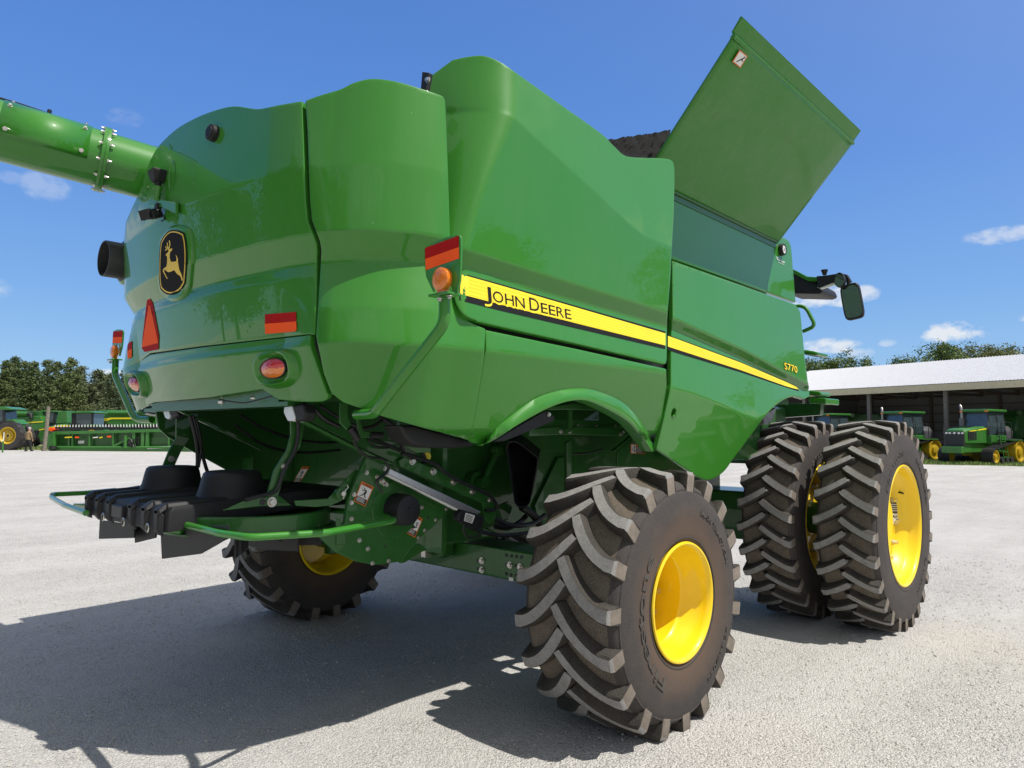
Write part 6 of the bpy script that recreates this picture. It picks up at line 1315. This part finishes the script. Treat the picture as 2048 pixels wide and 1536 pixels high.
mb = MB(); c = f(259, 886); mb.cyl((c[0], -.35, c[1]-.5), (c[0], -.35, c[1]+.45), .11, 14); mb.build('drive_cylinder', G, hd, smooth=40)
mb = MB(); rr = random.Random(5)
for _ in range(16):
    a = f(rr.uniform(262, 286), rr.uniform(876, 897)); b = f(rr.uniform(262, 286), rr.uniform(876, 897)); mb.tube([(a[0], -.2, a[1]), ((a[0]+b[0])/2, -.35, min(a[1], b[1])-.1), (b[0], -.2, b[1])], .03, 6)
mb.build('hose_bundle', M['hose'], hd)['kind'] = 'stuff'
mb = MB(); c = f(119, 899); mb.lathe([(-.12, .05), (-.12, .26), (.12, .26), (.12, .05)], (c[0], -.5, c[1]), 'Z', 20); mb.build('gauge_wheel', M['black_rubber'], hd, smooth=40)
mb = MB(); lplate(mb, f, [(225, 897), (262, 878), (262, 881), (229, 899)], -.3, -.2); mb.build('brace', G, hd)
# --- second header with raised knife fingers and gear housings
D = 57; h2 = LT('flex_header', 'second header behind the first, its row of white knife fingers pointing up', 'header', 110, D); f = px2(110, D, 905); 
mb = MB(); a, b = f(112, 862), f(318, 858); mb.box2((a[0], -.06, a[1]-.06), (b[0], .06, b[1]-.02)); mb.build('finger_bar', M['grille_black'], h2)
for i in range(35):
    u = 113+i*5.95; v = 861.5-3.8*i/35; mb = MB(); p = f(u, v); mb.tube([(p[0], 0, p[1]), (p[0], -.04, p[1]+.12), (p[0], -.02, p[1]+.27)], [.05, .04, .012], 6); mb.build('knife_finger', M['label_white'], h2)
for u0, u1, v0, v1 in ((246, 257, 857, 875), (262, 272, 866, 878), (280, 297, 866, 878), (306, 315, 864, 876)):
    mb = MB(); a, b = f((u0+u1)/2, v1), f(u1, v0); r = (u1-u0)/2*D/FPX; mb.lathe([(a[1]-.3, r*.9), (b[1]-.04, r), (b[1], r*1.02), (b[1]+.02, r*.9), (b[1]+.03, .01)], (a[0], .3, 0), 'Z', 24); mb.build('gear_housing', G, h2, smooth=40)
mb = MB(); mb.box2((f(112, 0)[0], .1, .9), (f(420, 0)[0], .7, 1.35)); mb.build('frame', M['green_frame'], h2, bevel=.04)
for u in (130, 200, 270, 330): mb = MB(); x = f(u, 0)[0]; mb.box2((x-.12, .2, 0), (x+.12, .5, 1.0)); mb.build('stand', M['green_frame'], h2)
mb = MB(); rr = random.Random(8)
for _ in range(22):
    a = f(rr.uniform(112, 150), rr.uniform(862, 876)); b = f(rr.uniform(112, 165), rr.uniform(862, 878)); mb.tube([(a[0], .0, a[1]), ((a[0]+b[0])/2, -.1, (a[1]+b[1])/2-.05), (b[0], .05, b[1])], .04, 6)
mb.build('linkage', M['grille_black'], h2)['kind'] = 'stuff'
mb = MB(); lplate(mb, f, [(97, 861), (108, 860), (110, 864), (106, 868), (98, 866)], -.3, .4); mb.build('warning_paddle', M['reflector_orange'], h2, bevel=.03)
# --- row tractor seen from its side, nose left
D = 61; tr = LT('row_crop_tractor', 'green tractor with black cab and yellow rear wheel behind the header', 'tractor', 185, D); f = px2(185, D, 899)
mb = MB(); lplate(mb, f, [(80, 864), (92, 856), (120, 850), (142, 848), (146, 850), (146, 868), (110, 876), (96, 888), (84, 886), (78, 874)], -.6, .6); hd_ = mb.build('hood', G, tr, bevel=.12, smooth=40)
mb = MB(); lplate(mb, f, [(72, 863), (81, 860), (86, 872), (88, 884), (80, 884), (73, 872)], -.55, .55); mb.build('grille', M['grille_black'], tr, bevel=.05)
mb = MB(); lplate(mb, f, [(80, 861), (122, 852), (141, 851), (141, 857), (126, 858), (118, 855), (81, 863)], -.625, -.605); mb.build('hood_stripe', M['decal_yellow'], hd_)
mb = MB(); lplate(mb, f, [(146, 828), (186, 827), (188, 862), (150, 866), (146, 862)], -.85, .85); cb = mb.build('cab', M['tractor_glass'], tr, bevel=.05)
mb = MB(); lplate(mb, f, [(143, 826), (150, 824), (180, 823), (190, 825), (190, 828), (143, 829)], -1, 1); mb.build('roof', G, cb, bevel=.05)
for pl in ([(144, 829), (152, 829), (156, 866), (146, 866)], [(184, 828), (188, 828), (189, 862), (185, 862)]): mb = MB(); lplate(mb, f, pl, -.89, -.84); mb.build('cab_pillar', M['grille_black'], cb)
mb = MB(); pts = [(158+58*(1-math.cos(math.pi*k/14))/2, 872-22*math.sin(math.pi*k/14)) for k in range(15)]; inn = [(158+7+44*(1-math.cos(math.pi*k/14))/2, 873-16*math.sin(math.pi*k/14)) for k in range(15)]
lplate(mb, f, pts+inn[::-1], -1.3, -.6); mb.build('fender', M['green_frame'], tr, bevel=.03)
mb = MB(); lplate(mb, f, [(110, 868), (190, 866), (200, 880), (110, 884)], -.45, .45); mb.build('chassis', M['green_frame'], tr)
far_wheel(tr, f(186, 0, -1.3)[0], -1.0, 1.02, 1.02, .62); far_wheel(tr, f(206, 0)[0], 1.0, 1.02, 1.02, .62); far_wheel(tr, f(112, 0, -1)[0], -.9, .75, .75, .5); far_wheel(tr, f(122, 0)[0], .9, .75, .75, .5)
# --- combine on the right of the row
D = 68; c1 = LT('parked_combine', 'parked green combine with yellow stripe behind the tractor cab', 'combine harvester', 250, D, 'combines parked along the treeline'); f = px2(250, D, 898)
mb = MB(); lplate(mb, f, [(190, 834), (200, 833), (310, 834), (314, 842), (313, 852), (296, 857), (283, 852), (262, 858), (228, 858), (212, 848), (190, 846)], -1.6, 1.6); bd = mb.build('body', G, c1, bevel=.08)
mb = MB(); lplate(mb, f, [(196, 841), (215, 841), (222, 839), (308, 838), (307, 841.5), (225, 842), (216, 845), (195, 845.5)], -1.63, -1.605); mb.build('stripe_decal', M['decal_yellow'], bd)
mb = MB(); vs, fs = text2d('JOHN DEERE', 1, .02); a, b = f(199, 844.3, -1.635), f(215, 842, -1.635); w = max(v.x for v in vs); mb.add([(a[0]+v.x/w*(b[0]-a[0]), -1.635, a[1]+v.y/.7*(b[1]-a[1])) for v in vs], fs); mb.build('side_lettering', M['decal_black'], bd)
mb = MB(); lplate(mb, f, [(196, 824), (320, 824), (330, 834), (200, 834)], -1.3, 1.3); mb.build('grain_tank', G, c1, bevel=.05)
mb = MB(); a, b = f(216, 830, -1.5), f(318, 829, -1.5); mb.cyl((a[0], -1.5, a[1]), (b[0], -1.5, b[1]), .22, 16); mb.build('unloading_auger', G, c1, smooth=40)
mb = MB(); lplate(mb, f, [(247.5, 836), (248.5, 836), (248.5, 857), (247.5, 857)], -1.615, -1.603); mb.build('panel_gap', M['grille_black'], bd)
mb = MB(); lplate(mb, f, [(200, 856), (330, 856), (330, 880), (200, 880)], -1.2, 1.2); mb.build('chassis', M['grille_black'], c1)
far_wheel(c1, f(214, 0, -1.7)[0], -1.35, 1.0, 1.0, .7); far_wheel(c1, f(292, 0, -1.6)[0], -1.3, .78, .78, .6); far_wheel(c1, f(214, 0)[0], 1.35, 1.0, 1.0, .7); far_wheel(c1, f(292, 0)[0], 1.3, .78, .78, .6)
# --- combine on the left of the row
c2 = LT('parked_combine', 'parked green combine with black auger spout behind the walking man', 'combine harvester', 60, D, 'combines parked along the treeline'); f = px2(60, D, 898)
mb = MB(); lplate(mb, f, [(28, 838), (82, 836), (87, 848), (86, 866), (60, 866), (44, 852), (28, 852)], -1.6, 1.6); bd = mb.build('body', G, c2, bevel=.08)
mb = MB(); lplate(mb, f, [(35, 850.5), (87, 847), (87, 849), (35, 852.5)], -1.63, -1.605); mb.build('stripe_decal', M['decal_yellow'], bd)
mb = MB(); lplate(mb, f, [(30, 827), (80, 827), (82, 837), (26, 838)], -1.4, 1.4); mb.build('grain_tank', M['green_frame'], c2, bevel=.05)
mb = MB(); a, b = f(14, 832, -1.7), f(58, 832.5, -1.7); mb.cyl((a[0], -1.7, a[1]), (b[0], -1.7, b[1]), .19, 16); au_ = mb.build('unloading_auger', G, c2, smooth=40)
mb = MB(); a, b, c = f(57, 832.5, -1.7), f(63, 834, -1.7), f(65, 843, -1.7); mb.tube([(a[0], -1.7, a[1]), (b[0], -1.7, b[1]), (c[0], -1.75, c[1])], [.2, .22, .16], 12); mb.build('auger_spout', M['black_rubber'], au_, smooth=40)
mb = MB(); lplate(mb, f, [(84, 829), (112, 829), (109, 851), (88, 853)], -.9, .9); cb = mb.build('cab', M['tractor_glass'], c2, bevel=.06)
for pl in ([(84, 829), (87, 829), (91, 853), (88, 853)], [(109, 829), (112, 829), (110, 851), (107, 851)]): mb = MB(); lplate(mb, f, pl, -.93, -.88); mb.build('cab_pillar', M['grille_black'], cb)
mb = MB(); lplate(mb, f, [(117, 827), (134, 826), (136, 850), (113, 852)], -1.5, 1.5); mb.build('front_shield', G, c2, bevel=.05)
mb = MB(); lplate(mb, f, [(82, 825), (113, 826), (113, 829), (82, 829)], -1, 1); mb.build('roof', G, cb, bevel=.04)
mb = MB(); lplate(mb, f, [(40, 862), (130, 852), (130, 878), (40, 880)], -1.1, 1.1); mb.build('chassis', M['grille_black'], c2)
far_wheel(c2, f(52, 0, -1.7)[0], -1.35, .95, .95, .65); far_wheel(c2, f(100, 0, -1.7)[0], -1.35, 1.0, 1.0, .7); far_wheel(c2, f(100, 0)[0], 1.35, 1.0, 1.0, .7); far_wheel(c2, f(52, 0)[0], 1.35, .95, .95, .65)
# --- big-wheeled tractor at the left edge
D = 57; t4 = LT('row_crop_tractor', 'green tractor cut by the left edge, with a large yellow rear wheel', 'tractor', 16, D); f = px2(16, D, 907)
far_wheel(t4, f(18, 0, -1.2)[0], -.9, 1.13, 1.13, .6); far_wheel(t4, .4, .9, 1.13, 1.13, .6)
mb = MB(); lplate(mb, f, [(-50, 824), (6, 822), (9, 850), (-2, 858), (-50, 860)], -.8, .8); cb = mb.build('cab', M['tractor_glass'], t4, bevel=.05)
mb = MB(); lplate(mb, f, [(-52, 822), (8, 821), (20, 824), (26, 826), (24, 828), (-52, 827)], -.95, .95); mb.build('roof', G, cb, bevel=.05)
mb = MB(); lplate(mb, f, [(6, 826), (10, 826), (13, 852), (9, 852)], -.84, -.78); mb.build('cab_pillar', M['grille_black'], cb)
mb = MB(); pts = [(-16+58*(1-math.cos(math.pi*k/14))/2, 872-23*math.sin(math.pi*k/14)) for k in range(15)]; inn = [(-16+4+50*(1-math.cos(math.pi*k/14))/2, 873-19*math.sin(math.pi*k/14)) for k in range(15)]
lplate(mb, f, pts+inn[::-1], -1.2, -.5); mb.build('fender', M['grille_black'], t4, bevel=.03)
mb = MB(); lplate(mb, f, [(-10, 850), (28, 846), (40, 856), (30, 856), (-10, 856)], -.8, .5); mb.build('rear_shield', G, t4, bevel=.04)
mb = MB(); lplate(mb, f, [(38, 857), (46, 855), (52, 880), (46, 884)], -.3, .0); mb.build('hitch_arm', G, t4, bevel=.02)
mb = MB(); lplate(mb, f, [(-40, 860), (30, 862), (30, 884), (-40, 886)], -.4, .4); mb.build('chassis', M['green_frame'], t4)
# --- posts
plain('weathered_wood', (.20, .18, .14), .9, var=.35, scale=9)
wp = LT('wooden_pole', 'weathered grey wooden pole leaning slightly beside the header', 'pole', 94, 54); f = px2(94, 54, 906)
mb = MB(); a, b = f(93, 907), f(97.5, 817); mb.tube([(a[0], 0, -.1), ((a[0]+b[0])/2+.02, 0, b[1]/2), (b[0], 0, b[1])], [.145, .14, .125], 14); mb.build('pole_shaft', M['weathered_wood'], wp, smooth=40)
mp = LT('marker_post', 'short green marker post with a white top at the left', 'post', 10.5, 50); mb = MB(); mb.cyl((0, 0, -.05), (0, 0, .78), .055, 12); mb.build('post_base', G, mp, smooth=40); mb = MB(); mb.cyl((.02, 0, .74), (.03, 0, 1.4), .03, 10); mb.build('post_top', M['label_white'], mp, smooth=40)
for k, (u, h, lb) in enumerate(((71, .55, 'thin rusty stake standing right of the walking man'), (88, .35, 'short thin stake standing left of the wooden pole'))): s_ = LT('stake', lb, 'stake', u, 54); mb = MB(); mb.cyl((0, 0, -.05), (.01, 0, h), .022, 8); mb.build('stake_rod', M['weathered_wood'], s_)
# --- the walking man
plain('skin', (.45, .26, .18), .6); plain('shirt_tan', (.26, .18, .09), .85, var=.15, scale=12); plain('trousers_black', (.018, .018, .02), .85, var=.3); plain('hair_grey', (.42, .40, .38), .8, var=.2); plain('shoe_black', (.02, .018, .016), .7)
man = LT('person', 'man in a tan shirt and black trousers walking away beside the wooden pole', 'person', 60.5, 53)
man.rotation_euler = (0, 0, RZ+rad(-25))
# local: x right, y away from the viewer
def skin_body():
    J = [(0, 0, .93), (0, .02, 1.12), (0, .03, 1.34), (0, .04, 1.46), (0, .06, 1.56), (0, .075, 1.66),
         (-.19, .02, 1.40), (-.25, -.03, 1.13), (-.25, .06, .90), (-.25, .09, .83), (.19, .02, 1.40), (.26, .05, 1.14), (.24, .14, .92), (.23, .18, .85),
         (-.095, 0, .90), (-.11, .03, .50), (-.12, -.12, .09), (-.12, -.02, .04), (.095, 0, .90), (.11, .10, .50), (.12, .16, .09), (.13, .27, .04)]
    E_ = [(0, 1), (1, 2), (2, 3), (3, 4), (4, 5), (2, 6), (6, 7), (7, 8), (8, 9), (2, 10), (10, 11), (11, 12), (12, 13), (0, 14), (14, 15), (15, 16), (16, 17), (0, 18), (18, 19), (19, 20), (20, 21)]
    Rr = [.155, .155, .15, .07, .085, .085, .07, .045, .035, .028, .07, .045, .035, .028, .085, .06, .042, .035, .085, .06, .042, .035]
    me = bpy.data.meshes.new('body'); me.from_pydata(J, E_, []); o = bpy.data.objects.new('body', me); link(o, man)
    sk = o.modifiers.new('skin', 'SKIN'); sv = me.skin_vertices[0].data
    for i, r in enumerate(Rr): sv[i].radius = (r, r*.85)
    sv[0].use_root = True; sb = o.modifiers.new('sub', 'SUBSURF'); sb.levels = 1; sb.render_levels = 2; me.materials.append(M['skin']); return o
bo = skin_body()
mb = MB(); mb.ico((0, .075, 1.66), .10, sub=3, sc=(.80, .98, 1.18)); mb.ico((0, .185, 1.65), .02, sub=1)
for s in (-1, 1): mb.ico((s*.083, .07, 1.65), .028, sub=1, sc=(.4, .8, 1.2))
mb.build('head', M['skin'], bo, smooth=60)
mb = MB(); mb.ico((0, .060, 1.69), .106, sub=3, sc=(.84, .96, 1.0)); mb.build('hair', M['hair_grey'], man, smooth=60)
def ell(c, rx, ry, n=18): return [Vector((c[0]+rx*math.cos(2*math.pi*k/n), c[1]+ry*math.sin(2*math.pi*k/n), c[2])) for k in range(n)]
mb = MB(); mb.ring([ell((0, .01, .86), .215, .165), ell((0, .01, .95), .222, .172), ell((0, .015, 1.10), .20, .155), ell((0, .02, 1.28), .205, .145), ell((0, .02, 1.40), .20, .12), ell((0, .03, 1.46), .13, .09), ell((0, .04, 1.50), .07, .065)], 0)
for s, q in ((-1, [(-.18, .02, 1.40), (-.235, -.01, 1.27), (-.255, -.035, 1.10), (-.255, .04, .93)]), (1, [(.18, .02, 1.40), (.235, .04, 1.27), (.265, .06, 1.10), (.245, .13, .95)])): mb.tube(q, [.085, .075, .064, .05], 12)
mb.build('shirt', M['shirt_tan'], man, smooth=60)
mb = MB(); mb.ring([ell((0, 0, .98), .19, .15), ell((0, 0, .84), .205, .16), ell((0, 0, .78), .19, .15)], 0)
for q in ([(-.095, 0, .84), (-.11, .04, .50), (-.12, -.10, .07)], [(.095, 0, .84), (.11, .11, .50), (.125, .16, .07)]): mb.tube(q, [.105, .085, .068], 12)
mb.build('trousers', M['trousers_black'], man, smooth=60)
for x, y in ((-.12, -.05), (.13, .23)): mb = MB(); mb.ico((x, y, .045), .065, sub=2, sc=(.75, 2.0, .7)); mb.build('shoe', M['shoe_black'], man, smooth=60)
for sx_, hx, hy, hz in ((-1, -.25, .09, .82), (1, .23, .18, .84)):     # hands: palm, four curled fingers and a thumb
    mb = MB(); mb.ico((hx, hy, hz), .045, sub=2, sc=(.5, .8, 1.0))
    for k in range(4): mb.tube([(hx, hy-.027+.018*k, hz-.03), (hx-sx_*.006, hy-.027+.018*k, hz-.068-.006*(k in (1, 2))), (hx-sx_*.022, hy-.025+.018*k, hz-.095-.006*(k in (1, 2)))], [.010, .009, .007], 6)
    mb.tube([(hx, hy+.03, hz+.01), (hx-sx_*.015, hy+.055, hz-.02), (hx-sx_*.02, hy+.055, hz-.05)], [.012, .010, .008], 6); mb.build('hand', M['skin'], bo, smooth=60)
